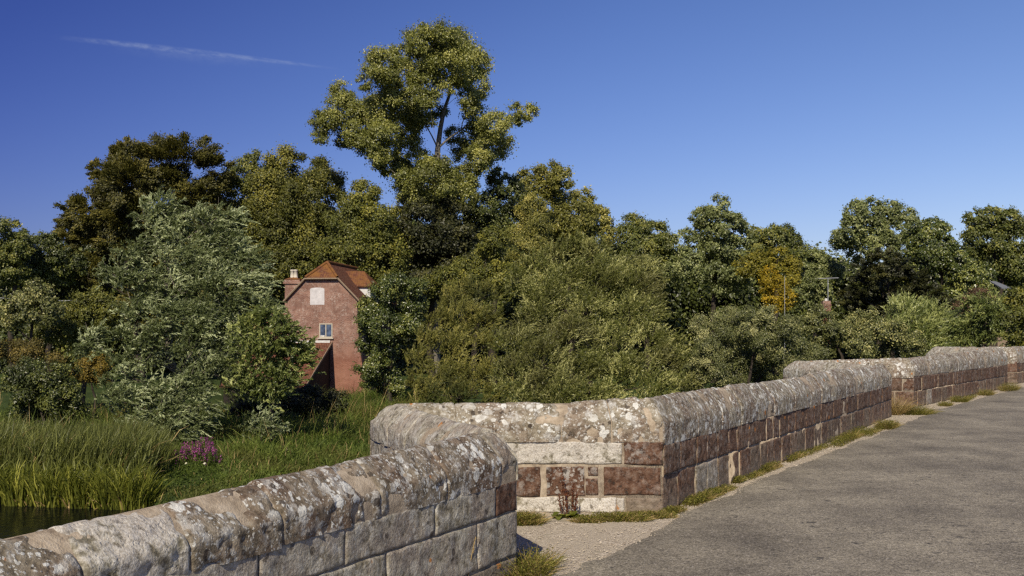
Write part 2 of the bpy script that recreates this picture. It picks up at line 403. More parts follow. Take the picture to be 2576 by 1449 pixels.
# value noise -------------------------------------------------------
def _h(i, j, k, seed):
    n = (i.astype(np.int64) * 374761393 + j.astype(np.int64) * 668265263 + k.astype(np.int64) * 2147483647 + seed * 1274126177) & 0xffffffff
    n = ((n ^ (n >> 13)) * 1274126177) & 0xffffffff
    n = ((n ^ (n >> 16)) * 2246822519) & 0xffffffff
    return ((n ^ (n >> 15)) & 0xffff) / 65535.0
def vnoise(p, seed=0):
    q = np.floor(p).astype(int); f = p - q; f = f * f * (3 - 2 * f); o = 0
    for dx in (0, 1):
        for dy in (0, 1):
            for dz in (0, 1):
                w = (f[..., 0] if dx else 1 - f[..., 0]) * (f[..., 1] if dy else 1 - f[..., 1]) * (f[..., 2] if dz else 1 - f[..., 2])
                o = o + w * _h(q[..., 0] + dx, q[..., 1] + dy, q[..., 2] + dz, seed)
    return o * 2 - 1
def fbm(p, oct=4, seed=0, gain=.5):
    a, o, t = 1., 0, 0
    p = np.asarray(p, float)
    for k in range(oct):
        o = o + a * vnoise(p, seed + k); t += a; a *= gain; p = p * 2.03
    return o / t

def unit(v): return v / (np.linalg.norm(v, axis=-1, keepdims=True) + 1e-9)
def rand_dirs(n): return unit(rng.normal(size=(n, 3)))

# ------------------------------------------------------------------ foliage
def leaves(mb, c, d, nrm, L, W, tint, mat=0):
    """rhombic leaves"""
    d = unit(d); s = unit(np.cross(d, nrm)); n = len(c)
    L = np.broadcast_to(L, n)[:, None]; W = np.broadcast_to(W, n)[:, None]
    up = unit(np.cross(s, d)) * L * .12
    v = np.stack([c - d * L * .5 - up, c + s * W * .5 - d * L * .08, c + d * L * .5 - up, c - s * W * .5 - d * L * .08], 1).reshape(-1, 3)
    f = np.arange(n * 4).reshape(n, 4)
    mb.add(v, f, mat, tint=np.repeat(np.clip(tint, 0, 1), 4))
def blades(mb, base, d, L, W, bend, tint, mat=0):
    """grass or reed blade: tapering 2-quad ribbon bent to 'bend'"""
    n = len(base); d = unit(d)
    side = unit(np.cross(d, rand_dirs(n))); L = np.broadcast_to(L, n)[:, None]; W = np.broadcast_to(W, n)[:, None]
    p1 = base + d * L * .5; p2 = p1 + unit(d + bend * .5) * L * .32; p3 = p2 + unit(d + bend) * L * .22
    v = np.stack([base - side * W * .5, base + side * W * .5, p1 - side * W * .45, p1 + side * W * .45, p2 - side * W * .3, p2 + side * W * .3, p3], 1).reshape(-1, 3)
    k = np.arange(n)[:, None] * 7
    q = np.concatenate([k + np.array([[0, 1, 3, 2]]), k + np.array([[2, 3, 5, 4]])]); t = k + np.array([[4, 5, 6]])
    tt = np.repeat(np.clip(tint, 0, 1), 7)
    off = mb.nv; mb.add(v, q, mat, tint=tt); mb.f.append(t + off); mb.mi.append(np.full(n, mat))

def lobes_world(lobes, d, k=1., ox=0., oy=0., spread=.8, seed=0, slope=0., shrink=1.):
    """list of (x, y, r[, dd]) in survey pixels (scaled by k, ox, oy) -> centres (n,3), radii"""
    r_ = random.Random(seed); C, Rr = [], []
    xs = [l[0] for l in lobes]; cx = (min(xs) + max(xs)) / 2; hw = (max(xs) - min(xs)) / 2 + 1
    ys = [l[1] for l in lobes]; cyv = (min(ys) + max(ys)) / 2; hy = (max(ys) - min(ys)) / 2 + 1
    for l in lobes:
        px, py, r = ox + l[0] * k, oy + l[1] * k, l[2] * k
        f = math.sqrt(max(0., 1 - ((l[0] - cx) / hw) ** 2)) * hw * k * d / F
        dd = l[3] if len(l) > 3 else r_.uniform(-1, 1) * f * spread * .75
        dd += slope * (cyv - l[1]) / hy
        C.append(P(px, py, d + dd)); Rr.append(shrink * r_.uniform(.85, 1.1) * r * (d + dd) / F)
    return np.array(C), np.array(Rr)

def make_trunk(base, C, Rr, r0, mb, crown_twigs=2, lean=None, frac=.75, poly=None):
    """tapered trunk with limbs reaching every lobe"""
    top = C[np.argmax(C[:, 2])]
    if poly is None:
        ctr = C.mean(0); t = np.linspace(0, 1, 9)
        mid = np.array([base[0] * .5 + ctr[0] * .5, base[1] * .5 + ctr[1] * .5, base[2] * .45 + ctr[2] * .55])
        pts = ((1 - t) ** 2)[:, None] * base + (2 * t * (1 - t))[:, None] * mid + (t ** 2)[:, None] * (ctr * (1 - frac) + top * frac)
        pts[1:-1] += rng.normal(size=(7, 3)) * r0 * .5
    else:
        pts = np.array(poly)
    n = len(pts); rad = r0 * (1 - np.linspace(0, 1, n) * .86); rad[0] *= 1.35
    mb.tube(pts, rad, 9, tint=.5)
    NP = [p for p in pts[1:]]; NR = list(rad[1:])
    axis = np.array([np.linalg.norm(pts[:, :2] - c[:2], axis=1).min() for c in C])
    for q in np.argsort(axis + .15 * np.abs(C[:, 2] - pts[:, 2].mean())):
        c, rr = C[q], Rr[q]; A_ = np.array(NP); v = c - A_; hz = np.linalg.norm(v[:, :2], axis=1)
        cost = np.linalg.norm(v, axis=1) + 2.5 * np.clip(.55 * hz - v[:, 2], 0, None)
        i = int(np.argmin(cost)); a = A_[i]; dist = np.linalg.norm(c - a)
        rl = max(.02, min(NR[i] * .62, .016 * dist + .035)); t = np.linspace(0, 1, 6)[:, None]
        m = (a + c) / 2 + np.array([0, 0, .06 * dist]) + rng.normal(size=3) * .08 * dist
        pp = (1 - t) ** 2 * a + 2 * t * (1 - t) * m + t * t * c
        rs = np.linspace(rl, rl * .45, 6); mb.tube(pp, rs, 6, tint=.5)
        NP += list(pp[2:]); NR += list(rs[2:])
        for _ in range(crown_twigs):
            e = c + rand_dirs(1)[0] * rr * .85 + np.array([0, 0, .2 * rr])
            mb.tube(np.array([pp[3 + random.randrange(2)], (pp[4] + e) / 2 + rng.normal(size=3) * .1 * rr, e]), [rl * .35, rl * .22, rl * .08], 4, tint=.5)

def broadleaf(mb, C, Rr, leaf=.3, cover=1.5, clump=.34, cmin=.35, cmax=1.2, flat=.8, aspect=.7, updir=.45, jit=1.0, spiky=0., tuft=None, mat=0):
    leaf *= .76; A = .5 * leaf * leaf * aspect
    for ci, (c, r) in enumerate(zip(C, Rr)):
        rho = float(np.clip(r * clump, cmin, cmax))
        m = max(5, int(4.0 * r * r / (rho * rho) * 1.05))
        dirs = rand_dirs(m); cen = c + dirs * (r * rng.uniform(.62, .98, (m, 1))) * np.array([1, 1, .95])
        keep = np.ones(m, bool)
        for cj, rj in zip(np.delete(C, ci, 0), np.delete(Rr, ci)):
            keep &= np.linalg.norm(cen - cj, axis=1) > .66 * rj
        keep &= ~((dirs[:, 1] > .5) & (rng.random(m) < .5))
        cen = cen[keep]; dirs = dirs[keep]; m = len(cen)
        if m == 0: continue
        n = max(14, int(cover * 5.4 * rho * rho / A))
        q = rng.normal(size=(m * n, 3)) * rho * np.repeat(rng.uniform(.33, .56, m), n)[:, None]
        stray = rng.random(m * n) < .07; q[stray] *= 1.5
        q[:, 2] *= flat
        if spiky:
            dd = np.repeat(dirs, n, 0); along = rng.random((m * n, 1)) ** 1.5 * spiky * rho
            q = q * (1 - .5 * along / (spiky * rho)) + dd * along
        pos = np.repeat(cen, n, 0) + q
        out = unit(pos - c) * .6 + unit(q) * .6 + np.array([0, 0, updir]) + np.array([-.12, -.35, .1]) + rng.normal(size=(m * n, 3)) * .5 * jit
        d = np.cross(unit(out), rand_dirs(m * n)) + np.array([0, 0, -.25])
        if spiky: d = d * .5 + np.repeat(dirs, n, 0)
        ct = np.repeat(rng.normal(0, .20, m), n) + rng.normal(0, .10)
        tint = np.clip(.42 + ct + rng.normal(0, .2, m * n), 0, 1)
        sz = leaf * rng.uniform(.65, 1.25, m * n)
        leaves(mb, pos, d, out, sz, sz * aspect, tint, mat)

def willow(mb, C, Rr, wind=np.array([.75, -.1, .05]), L=.2, W=.045, tufts=1.0, shoots=11, per=15, slen=1.15, up=.45, droop=.6, mat=0, lightp=.35, twig=None, spread=.2, jit=.42):
    for ci, (c, r) in enumerate(zip(C, Rr)):
        m = max(6, int(15 * r * r * tufts + 5))
        dirs = rand_dirs(m); dirs[:, 2] += .15; dirs = unit(dirs)
        cen = c + dirs * (r * rng.uniform(.45, .85, (m, 1)))
        keep = np.ones(m, bool)
        for cj, rj in zip(np.delete(C, ci, 0), np.delete(Rr, ci)):
            keep &= np.linalg.norm(cen - cj, axis=1) > .62 * rj
        keep &= ~((dirs[:, 1] > .5) & (rng.random(m) < .5))
        cen = cen[keep]; dirs = dirs[keep]; m = len(cen)
        if m == 0: continue
        base_d = unit(dirs * .75 + wind * .75 + np.array([0, 0, up]) + rng.normal(size=(m, 3)) * .34)
        K = m * shoots
        s0 = np.repeat(cen, shoots, 0) + rng.normal(size=(K, 3)) * spread * np.array([1, 1, .8])
        sd = unit(np.repeat(base_d, shoots, 0) + rng.normal(size=(K, 3)) * .24)
        sl = slen * rng.uniform(.6, 1.2, K) * np.clip(r / 1.0, .55, 1.3)
        t = (np.arange(per) + .5) / per
        t = np.clip(t[None] + rng.normal(0, .03, (K, per)), 0, 1)
        dr = (wind * .55 + np.array([0, 0, -droop]))
        pos = s0[:, None] + sd[:, None] * (sl[:, None] * t)[..., None] + dr * (sl[:, None] * t * t * .75)[..., None]
        dirl = sd[:, None] + dr * (t * 1.5)[..., None] + rng.normal(size=(K, per, 3)) * jit
        pos = pos.reshape(-1, 3); dirl = unit(dirl.reshape(-1, 3)); n = len(pos)
        nrm = rand_dirs(n) * .7 + np.array([-.2, -.75, .6]) + np.repeat(np.repeat(dirs, shoots, 0), per, 0) * .3
        light = np.repeat(rng.random(m) < lightp, shoots * per)
        tint = np.where(light, .80, .38) + np.repeat(rng.normal(0, .12, K), per) + rng.normal(0, .14, n)
        l = L * rng.uniform(.6, 1.2, n)
        pos = pos + dirl * l[:, None] * .45
        leaves(mb, pos, dirl, nrm, l, W * rng.uniform(.7, 1.2, n), tint, mat)
        if twig is not None:
            for k in range(0, m, 3):
                a = c + (cen[k] - c) * .2; b = cen[k]; e = b + base_d[k] * slen * .7
                twig.tube(np.array([a, b, e]), [.03, .018, .006], 4, tint=.5)

TREES = []
def ground_z(x, y): return float(terrain(np.array([[x, y]]))[0])
def fill_lobes(C, Rr, n, seed, zmin=None):
    g = np.random.default_rng(seed + 500); c2, r2 = [C], [Rr]
    for _ in range(n):
        i = g.integers(0, len(C)); dd = np.linalg.norm(C - C[i], axis=1); near = np.where((dd > 0) & (dd < 3.2 * Rr[i]))[0]
        if len(near) == 0: continue
        j = near[g.integers(0, len(near))]; f = g.uniform(.25, .75); r = (Rr[i] + Rr[j]) * .5 * g.uniform(.45, .8)
        c2.append((C[i] * f + C[j] * (1 - f) + g.normal(size=3) * r * np.array([.35, .9, .35]))[None]); r2.append(np.array([r]))
    return np.concatenate(c2), np.concatenate(r2)
def plant(name, label, cat, d, lobes, mat, k=1., ox=0., oy=0., base=None, style='broad', r0=None, bark='darkbark', group=None, twigs=2, spread=.8, seed=1, poly=None, trunk=True, parts=('trunk', 'crown'), frac=.75, fill=.45, slope=0., shrink=1., **kw):
    C, Rr = lobes_world(lobes, d, k, ox, oy, spread, seed, slope, shrink)
    if style == 'broad' and fill: C, Rr = fill_lobes(C, Rr, int(len(C) * fill), seed)
    cx = C[:, 0].mean() if base is None else (base - 1288) / F * d
    cy = C[:, 1].mean()
    b = np.array([cx, cy, ground_z(cx, cy) - .15])
    root = empty(name, tuple(b), label, cat, group)
    tw = MB()
    h = C[:, 2].max() - b[2]
    if r0 is None: r0 = .022 * h + .03
    make_trunk(b, C, Rr, r0, tw, twigs, poly=poly, frac=frac)
    cr = MB()
    if style == 'broad': broadleaf(cr, C, Rr, **kw)
    else: willow(cr, C, Rr, twig=tw, **kw)
    link(parts[0], tw.mesh(name + '_' + parts[0], True), M[bark], root)
    link(parts[1], cr.mesh(name + '_' + parts[1]), M[mat], root)
    TREES.append((name, cr.nv // 4))
    return root

# ------------------------------------------------------------------ terrain, river
BANK = np.array([(-400., 60), (-60, 36), (-16, 33.2), (-11.2, 32.3), (-9.6, 30.2), (-8.2, 27.0), (-6, 23.5), (0, 20), (6, 17.5), (14, 13), (40, 4), (400, -60)])
ZM, ZW = -2.9, -3.4
def terrain(xy):
    x, y = xy[:, 0], xy[:, 1]
    yb = np.interp(x, BANK[:, 0], BANK[:, 1])
    s = (y - yb) / np.where(np.abs(x) < 20, 1.35, 1.1)     # >0 on the meadow side
    t = np.clip((s + .45) / 1.1, 0, 1); t = t * t * (3 - 2 * t)
    far = np.clip((-s - 26) / 1.5, 0, 1)                 # the far bank behind the camera
    n = fbm(np.stack([x * .12, y * .12, x * 0], -1), 3, 5) * .22
    z = ZW - .9 + (ZM - ZW + .9) * np.maximum(t, far) + n * np.maximum(t, far) * np.clip(s / 3, 0, 1)
    return z
def build_ground():
    gx = np.unique(np.concatenate([np.linspace(-3000, -120, 14), np.linspace(-120, -45, 26), np.linspace(-45, 30, 151), np.linspace(30, 120, 31), np.linspace(120, 3000, 14)]))
    gy = np.unique(np.concatenate([np.linspace(-1500, -60, 8), np.linspace(-60, 5, 27), np.linspace(5, 60, 111), np.linspace(60, 130, 36), np.linspace(130, 6000, 18)]))
    X, Y = np.meshgrid(gx, gy); xy = np.stack([X.ravel(), Y.ravel()], -1)
    v = np.concatenate([xy, terrain(xy)[:, None]], 1)
    nx, ny = len(gx), len(gy); i = np.arange(ny - 1)[:, None] * nx + np.arange(nx - 1)[None]
    f = np.stack([i, i + 1, i + nx + 1, i + nx], -1).reshape(-1, 4)
    mb = MB(); mb.add(v, f)
    tag(link('ground', mb.mesh('ground', True), M['ground']), kind='structure')
    mb = MB(); mb.add([(-3000, -1500, ZW), (3000, -1500, ZW), (3000, 400, ZW), (-3000, 400, ZW)], np.array([[0, 1, 2, 3]]))
    tag(link('river', mb.mesh('river'), M['water']), kind='structure')
build_ground()

# ------------------------------------------------------------------ the bridge
U = np.array([.469, .883]); U /= np.linalg.norm(U)
LEFT = np.array([-U[1], U[0]])
PTS = [(-5.63, -2.5), (-.177, 8.154), (-1.22, 11.17), (1.43, 11.20), (8.09, 23.50), (7.03, 26.55), (9.75, 26.52), (16.20, 35.60), (15.20, 38.55), (17.95, 38.55), (30.0, 54.5), (62.0, 97.0)]
PTS = [np.array(p, float) for p in PTS]
HALF = .20
def run_info(i):
    a, b = PTS[i], PTS[i + 1]; e = (b - a); L = np.linalg.norm(e); e /= L; n = np.array([-e[1], e[0]])
    def half(j):
        if j <= 0 or j >= len(PTS) - 1: return 0.
        e1 = unit(PTS[j] - PTS[j - 1]); e2 = unit(PTS[j + 1] - PTS[j])
        return math.tan(math.atan2(e1[0] * e2[1] - e1[1] * e2[0], e1 @ e2) / 2)
    return a, e, n, L, half(i), half(i + 1)

def patch(mb, o, e, n, u0, u1, z0, z1, res, stone, rnd, depth=.013, rough=.007, proud=0., seed=0, mat=0, zs=lambda u: 0.):
    """one dressed stone in a wall face: rounded, uneven front"""
    nu = max(4, int((u1 - u0) / res)); nv = max(4, int((z1 - z0) / res))
    ed = min(.016, (u1 - u0) * .2, (z1 - z0) * .2)
    def grid(a, b, k): return np.concatenate([[a, a + ed * .35, a + ed], np.linspace(a + ed, b - ed, max(2, k))[1:-1], [b - ed, b - ed * .35, b]])
    us, vs = grid(u0, u1, nu), grid(z0, z1, nv)
    Ug, Vg = np.meshgrid(us, vs)
    q = np.minimum(np.minimum(Ug - u0, u1 - Ug), np.minimum(Vg - z0, z1 - Vg)); f = np.clip(q / ed, 0, 1); f = np.sqrt(1 - (1 - f) ** 2)
    p3 = np.stack([o[0] + e[0] * Ug, o[1] + e[1] * Ug, Vg], -1)
    Ug2 = Ug + fbm(p3 * 7 + seed, 2, seed + 3) * .010 * (q < ed * 1.2); Vg2 = Vg + fbm(p3 * 6 + 9, 2, seed + 4) * .009 * (q < ed * 1.2)
    off = proud - depth * (1 - f) + fbm(p3 * 9, 4, seed) * rough * 1.6 + fbm(p3 * 3, 2, seed + 9) * rough
    v = np.stack([o[0] + e[0] * Ug2 + n[0] * off, o[1] + e[1] * Ug2 + n[1] * off, Vg2 + zs(Ug)], -1).reshape(-1, 3)
    a, b = len(us), len(vs); i = np.arange(b - 1)[:, None] * a + np.arange(a - 1)[None]
    fc = np.stack([i, i + 1, i + a + 1, i + a], -1).reshape(-1, 4)
    mb.add(v, fc, mat, stone=np.array(stone), rnd=rnd)

PROF = np.array([(-.205, .715), (-.208, .80), (-.207, .875), (-.198, .905), (-.17, .940), (-.13, .985), (-.085, 1.035), (-.04, 1.072), (0, 1.085), (.04, 1.072), (.085, 1.035), (.13, .985), (.17, .940), (.198, .905), (.207, .875), (.208, .80), (.205, .715)])
def resample(prof, step):
    d = np.concatenate([[0], np.cumsum(np.linalg.norm(np.diff(prof, axis=0), axis=1))])
    t = np.linspace(0, d[-1], max(9, int(d[-1] / step)))
    return np.stack([np.interp(t, d, prof[:, 0]), np.interp(t, d, prof[:, 1])], -1)
def coping(mb, i, res, cuts, style, top=lambda s: 0., zb=.735, seed=0, amp=.011):
    a, e, n, L, h0, h1 = run_info(i)
    prof = resample(PROF, res); prof = prof.copy(); prof[:, 1] += (zb - .735) * (1 - np.clip((prof[:, 1] - .735) / .35, 0, 1))
    d = np.gradient(prof, axis=0); d /= np.linalg.norm(d, axis=1)[:, None]; pn = np.stack([-d[:, 1], d[:, 0]], -1)
    pn *= np.sign((pn * (prof - np.array([0, .85]))).sum(1))[:, None]
    def place(s, t, z):
        s2 = s + t * h0 * np.clip(1 - s / .7, 0, 1) - t * h1 * np.clip(1 - (L - s) / .7, 0, 1)
        fz = np.clip((z - .70) / .39, 0, 1)
        return np.stack([a[0] + e[0] * s2 + n[0] * t, a[1] + e[1] * s2 + n[1] * t, z + fz * top(s)], -1)
    for ci, (s0, s1) in enumerate(zip(cuts[:-1], cuts[1:])):
        st, rd = style(.5 * (s0 + s1)); g = .004
        ns = max(5, int((s1 - s0) / res)); ed = .02
        ss = np.concatenate([[s0 + g, s0 + g + ed * .3, s0 + g + ed], np.linspace(s0 + g + ed, s1 - g - ed, ns)[1:-1], [s1 - g - ed, s1 - g - ed * .3, s1 - g]])
        q = np.minimum(ss - s0 - g, s1 - g - ss); f = np.sqrt(1 - (1 - np.clip(q / ed, 0, 1)) ** 2)
        dz = rng.normal(0, .006); dt = rng.normal(0, .004); tl = rng.normal(0, .008)
        S, T = np.meshgrid(ss, prof[:, 0]); Z = np.broadcast_to(prof[:, 1][:, None], S.shape)
        p0 = place(S, T, Z)
        nz = fbm(p0 * 4.5, 3, seed) * amp * .5 + fbm(p0 * 14, 4, seed + 5) * amp * .7 - np.clip(fbm(p0 * 3.1, 3, seed + 11) - .24, 0, 1) * .10 - np.clip(fbm(p0 * 11, 3, seed + 23) - .25, 0, 1) * .06
        off = nz - (1 - f)[None] * .016 * (1 + .8 * fbm(p0 * 8, 2, seed + 17))
        T2 = T + pn[:, 0][:, None] * off + dt; Z2 = Z + pn[:, 1][:, None] * off + dz + (S - .5 * (s0 + s1)) * tl
        v = place(S, T2, Z2).reshape(-1, 3)
        A = len(ss); k = np.arange(len(prof) - 1)[:, None] * A + np.arange(A - 1)[None]
        fc = np.stack([k, k + A, k + A + 1, k + 1], -1).reshape(-1, 4)
        mb.add(v, fc, 0, stone=np.array(st), rnd=rd)
        for col, rev in ((0, False), (A - 1, True)):           # end caps
            loop = [r * A + col for r in range(len(prof))]
            mb.add(v[loop], [loop_idx if not rev else loop_idx[::-1] for loop_idx in [list(range(len(loop)))]], 0, stone=np.array(st), rnd=rd)
    core = resample(PROF, .06) * np.array([.93, 1]); core[:, 1] -= .016
    S, T = np.meshgrid(np.linspace(0, L, max(2, int(L / .3))), core[:, 0]); Z = np.broadcast_to(core[:, 1][:, None], S.shape)
    v = place(S, T, Z).reshape(-1, 3); A = S.shape[1]; k = np.arange(len(core) - 1)[:, None] * A + np.arange(A - 1)[None]
    mb.add(v, np.stack([k, k + A, k + A + 1, k + 1], -1).reshape(-1, 4), 1, stone=np.array((0., 0, 0)), rnd=.5)

def masonry(mb, i, res, courses, style, widths, gap=.018, seed=0, custom=None, outer_res=.1):
    a, e, n, L, h0, h1 = run_info(i)
    ztop = courses[-1] + .03
    # mortar core
    def at(t, s): return a + e * s + n * t
    hw = HALF - .013
    lo = [at(-hw, -hw * h0), at(-hw, L + hw * h1), at(hw, L - hw * h1), at(hw, hw * h0)]
    v = [(*p, -.4) for p in lo] + [(*p, ztop) for p in lo]
    mb.add(v, np.array([(0, 1, 5, 4), (2, 3, 7, 6), (4, 5, 6, 7), (1, 2, 6, 5), (3, 0, 4, 7)]), 1, stone=np.array((0., 0, 0)), rnd=.5)
    for side in (-1, 1):
        s0 = side * HALF * h0; s1 = L - side * HALF * h1
        o = a + n * side * HALF; nn = n * side
        r = res if side < 0 else outer_res
        for ri, (z0, z1) in enumerate(zip(courses[:-1], courses[1:])):
            if side < 0 and custom is not None and ri in custom:
                for (u0, u1, za, zb_, st, rd) in custom[ri]:
                    patch(mb, o, e, nn, s1 - u1, s1 - u0, za, zb_, r, st, rd, seed=seed + ri * 7 + int(u0 * 31)); 
                continue
            s = s0
            while s < s1 - .02:
                w = random.uniform(*widths) * (1.0 if z1 - z0 > .2 else 1.15); t = min(s1, s + w)
                if s1 - t < .16: t = s1
                st, rd = style(ri, s)
                g = gap * random.uniform(.35, .65)
                patch(mb, o, e, nn, s + (g if s > s0 else 0), t - (g if t < s1 else 0), z0 + gap * .45 * (z0 > .01), z1 - gap * .45, r, st, rd, proud=random.gauss(0, .005), seed=seed + ri + int(s * 53) % 997)
                s = t

bridge = empty('stone_bridge', (0, 8.06, 0), 'old stone road bridge with lichened parapet walls, rounded coping and pointed refuges', 'bridge')
def cutlist(L, lo, hi, fixed=None):
    if fixed: return fixed
    c = [0.]
    while c[-1] < L - lo * .6: c.append(min(L, c[-1] + random.uniform(lo, hi)))
    if L - c[-1] > .02:
        c.append(L)
    if c[-1] - c[-2] < .3: c.pop(-2)
    c[-1] = L
    return c
def finish(name, runs):
    """runs: list of callables filling (masonry mesh, coping mesh)"""
    a, b = MB(), MB()
    for r in runs: r(a, b)
    o = link(name, a.mesh(name, True), [M['stone'], M['mortar']], bridge)
    link('coping', b.mesh(name + '_coping', True), [M['stone'], M['mortar']], o)
    return o
rr = random.Random(3)
GREY = lambda l=.35: ((.06 + rr.random() * .2, .12 + rr.random() * .22, l), .5 + rr.random() * .5)
# -- near parapet: grey lichened ashlar with one red-brown stone at its end
Lnear = run_info(0)[3]
def near_style(ri, s):
    if ri == 1 and False: return ((1, 0, .1), .3)
    if ri == 2 and s > Lnear - .5: return ((1., 0., .12), .25)
    st, r = GREY(.28); return (st, r)
def near_custom():
    S = HALF * 0
    L = Lnear
    e = lambda st, rd: (st, rd)
    g = lambda: GREY(.30)
    c2 = [(0., .33, .50, .722, (1., 0., .10), .22)]
    x = .345
    for w in (.85, 1.0, .75, .95, .8, 1.1, .8, 1.2, 1.0, .9, 1.2, 1.0):
        st, r = g(); c2.append((x, x + w - .014, .505, .728, st, r)); x += w
    c1, x = [], 0.
    for w in (.62, 1.15, .9, 1.2, .8, 1.0, 1.1, .9, 1.2, 1.0, 1.1, 1.2):
        st, r = g(); st = (st[0] * .6, .25, .22); c1.append((x, x + w - .012, .165, .494, st, r)); x += w
    c0, x = [], 0.
    for w in (.9, 1.0, .8, 1.1, .9, 1.0, 1.1, .9, 1.2, 1.0, 1.1, 1.2):
        st, r = g(); c0.append((x, x + w - .02, 0., .145, (.35, .05, .15), .3)); x += w
    return {0: c0, 1: c1, 2: c2}
def run_near(a, b):
    masonry(a, 0, .022, [0, .155, .50, .735], near_style, (.7, 1.2), .009, 10, near_custom())
    L = Lnear
    cuts = [0.] + [L - x for x in (10.6, 9.4, 8.3, 7.2, 6.1, 5.3, 4.65, 3.97, 3.35, 2.67, 1.75, .95, .22)] + [L]
    def stl(s):
        x = L - s
        if 3.35 < x < 3.97: return ((.0, .72, .08), .7)      # pale replaced stone
        if x < .3: return ((.22, .1, .35), .55)
        return ((.30 + rr.random() * .15, 0., .85 + rr.random() * .15), .45 + rr.random() * .2)
    coping(b, 0, .022, cuts, stl, lambda s: np.clip((s - L) * .022, -.14, 0) + .018, seed=21, amp=.012)
# -- first refuge
Rb = lambda: ((.92 + rr.random() * .08, 0., .14), .3 + rr.random() * .3)
def refuge_custom():
    W = lambda: ((.1, 1., .06), .85)
    B = lambda l=.2, d=.4: ((1., 0., l), d)
    r2 = [(.0, .40, .492, .722, *B(.22, .45)), (.425, 1.66, .500, .724, (.05, .85, .10), .8), (1.68, 2.6, .50, .72, *GREY(.4))]
    r1 = [(.02, .61, .175, .462, *B(.12, .5)), (.665, .765, .375, .470, *B(.3, .3)), (.67, .80, .178, .352, *B(.25, .5)), (.80, 1.20, .170, .468, *B(.45, .5)), (1.26, 1.62, .166, .466, *B(.2, .35)), (1.67, 2.3, .17, .46, *GREY(.3))]
    r0 = [(.0, .38, .0, .148, (.55, .06, .05), .75), (.40, .475, .0, .15, (.2, .8, .05), .7), (.48, 1.02, .0, .152, *W()), (1.03, 1.7, .0, .158, *W()), (1.72, 2.5, 0., .15, *GREY())]
    return {0: r0, 1: r1, 2: r2}
def run_ref1(a, b):
    st = lambda ri, s: GREY(.5)
    masonry(a, 1, .05, [0, .155, .49, .735], st, (.5, .9), .02, 40, outer_res=.03)
    masonry(a, 2, .018, [0, .155, .485, .735], st, (.5, .9), .03, 60, refuge_custom())
    L1, L2 = run_info(1)[3], run_info(2)[3]
    coping(b, 1, .025, [0, .75, 1.9, 2.6, L1], lambda s: ((.05, .28, .6), .75 + rr.random() * .2), seed=31, top=lambda s: .018 - .0 * s, amp=.012)
    coping(b, 2, .020, [0, .62, 1.72, L2 - .45, L2], lambda s: ((.16 + rr.random() * .1, .05, .95), .7 + rr.random() * .2),
           lambda s: .018 + .02 * np.clip(s / 1.6, 0, 1) - .035 * np.exp(-((s - 1.72) / .13) ** 2) + .055 * np.clip((s - 1.75) / .8, 0, 1), seed=41, amp=.012)
def road_style(ri, s):
    if .8 < s < 1.5 and ri == 0: return ((.30, .22, .35), .75)
    if ri == 0: return ((.55 + rr.random() * .4, 0., .12), .35 + rr.random() * .5)
    return ((.85 + rr.random() * .15, 0., .16), .15 + rr.random() * .55)
def cop_style(s): return ((.20 + rr.random() * .18, .03, .80 + rr.random() * .2), .5 + rr.random() * .35)
def run_sec2(a, b):
    masonry(a, 3, .03, [0, .375, .695], road_style, (.32, .62), .022, 80)
    L = run_info(3)[3]
    coping(b, 3, .028, cutlist(L, .7, 1.2), cop_style, lambda s: .075 + .0 * s + .02 * np.sin(s * .9), zb=.70, seed=51)
def run_ref2(a, b):
    masonry(a, 4, .08, [0, .40, .73], road_style, (.5, .9), .022, 120, outer_res=.05)
    masonry(a, 5, .045, [0, .40, .73], road_style, (.45, .7), .035, 140)
    coping(b, 4, .04, cutlist(run_info(4)[3], .8, 1.2), lambda s: ((.03, .25, .7), .8), lambda s: .02 + .03 * s / 3, seed=61)
    coping(b, 5, .04, cutlist(run_info(5)[3], .8, 1.2), cop_style, lambda s: .05 + .03 * s, seed=62)
def run_sec3(a, b):
    masonry(a, 6, .05, [0, .39, .76], road_style, (.35, .7), .022, 160)
    coping(b, 6, .045, cutlist(run_info(6)[3], .8, 1.3), cop_style, lambda s: .12 + .012 * s, zb=.765, seed=71)
def run_ref3(a, b):
    masonry(a, 7, .1, [0, .40, .80], road_style, (.5, .9), .022, 180, outer_res=.07)
    masonry(a, 8, .06, [0, .40, .80], road_style, (.45, .7), .03, 190)
    coping(b, 7, .06, cutlist(run_info(7)[3], .8, 1.2), lambda s: ((.03, .25, .7), .8), lambda s: .23 + .0 * s, seed=81)
    coping(b, 8, .06, cutlist(run_info(8)[3], .8, 1.2), cop_style, lambda s: .24 + .0 * s, seed=82)
def run_sec4(a, b):
    masonry(a, 9, .12, [0, .40, .80], road_style, (.5, .9), .022, 200, outer_res=.3)
    coping(b, 9, .10, cutlist(run_info(9)[3], .9, 1.3), cop_style, lambda s: .24 + .0 * s, seed=91)
    masonry(a, 10, .3, [0, .40, .80], road_style, (.9, 1.6), .022, 210, outer_res=.5)
    coping(b, 10, .25, cutlist(run_info(10)[3], 1.6, 2.4), cop_style, lambda s: .24 + .0 * s, seed=92)
tag(finish('parapet', [run_near]), 'grey lichened near parapet with one pale coping stone and a red-brown end stone')
tag(finish('refuge', [run_ref1]), 'nearest pointed refuge with whitewashed and red-brown blocks')
tag(finish('parapet', [run_sec2]), 'long red-brown parapet with pale coping beyond the first refuge')
tag(finish('refuge', [run_ref2]), 'middle refuge with pale pointed coping')
tag(finish('parapet', [run_sec3]), 'parapet between the middle and the far refuge')
tag(finish('refuge', [run_ref3]), 'far refuge at the right edge')
finish('parapet', [run_sec4])

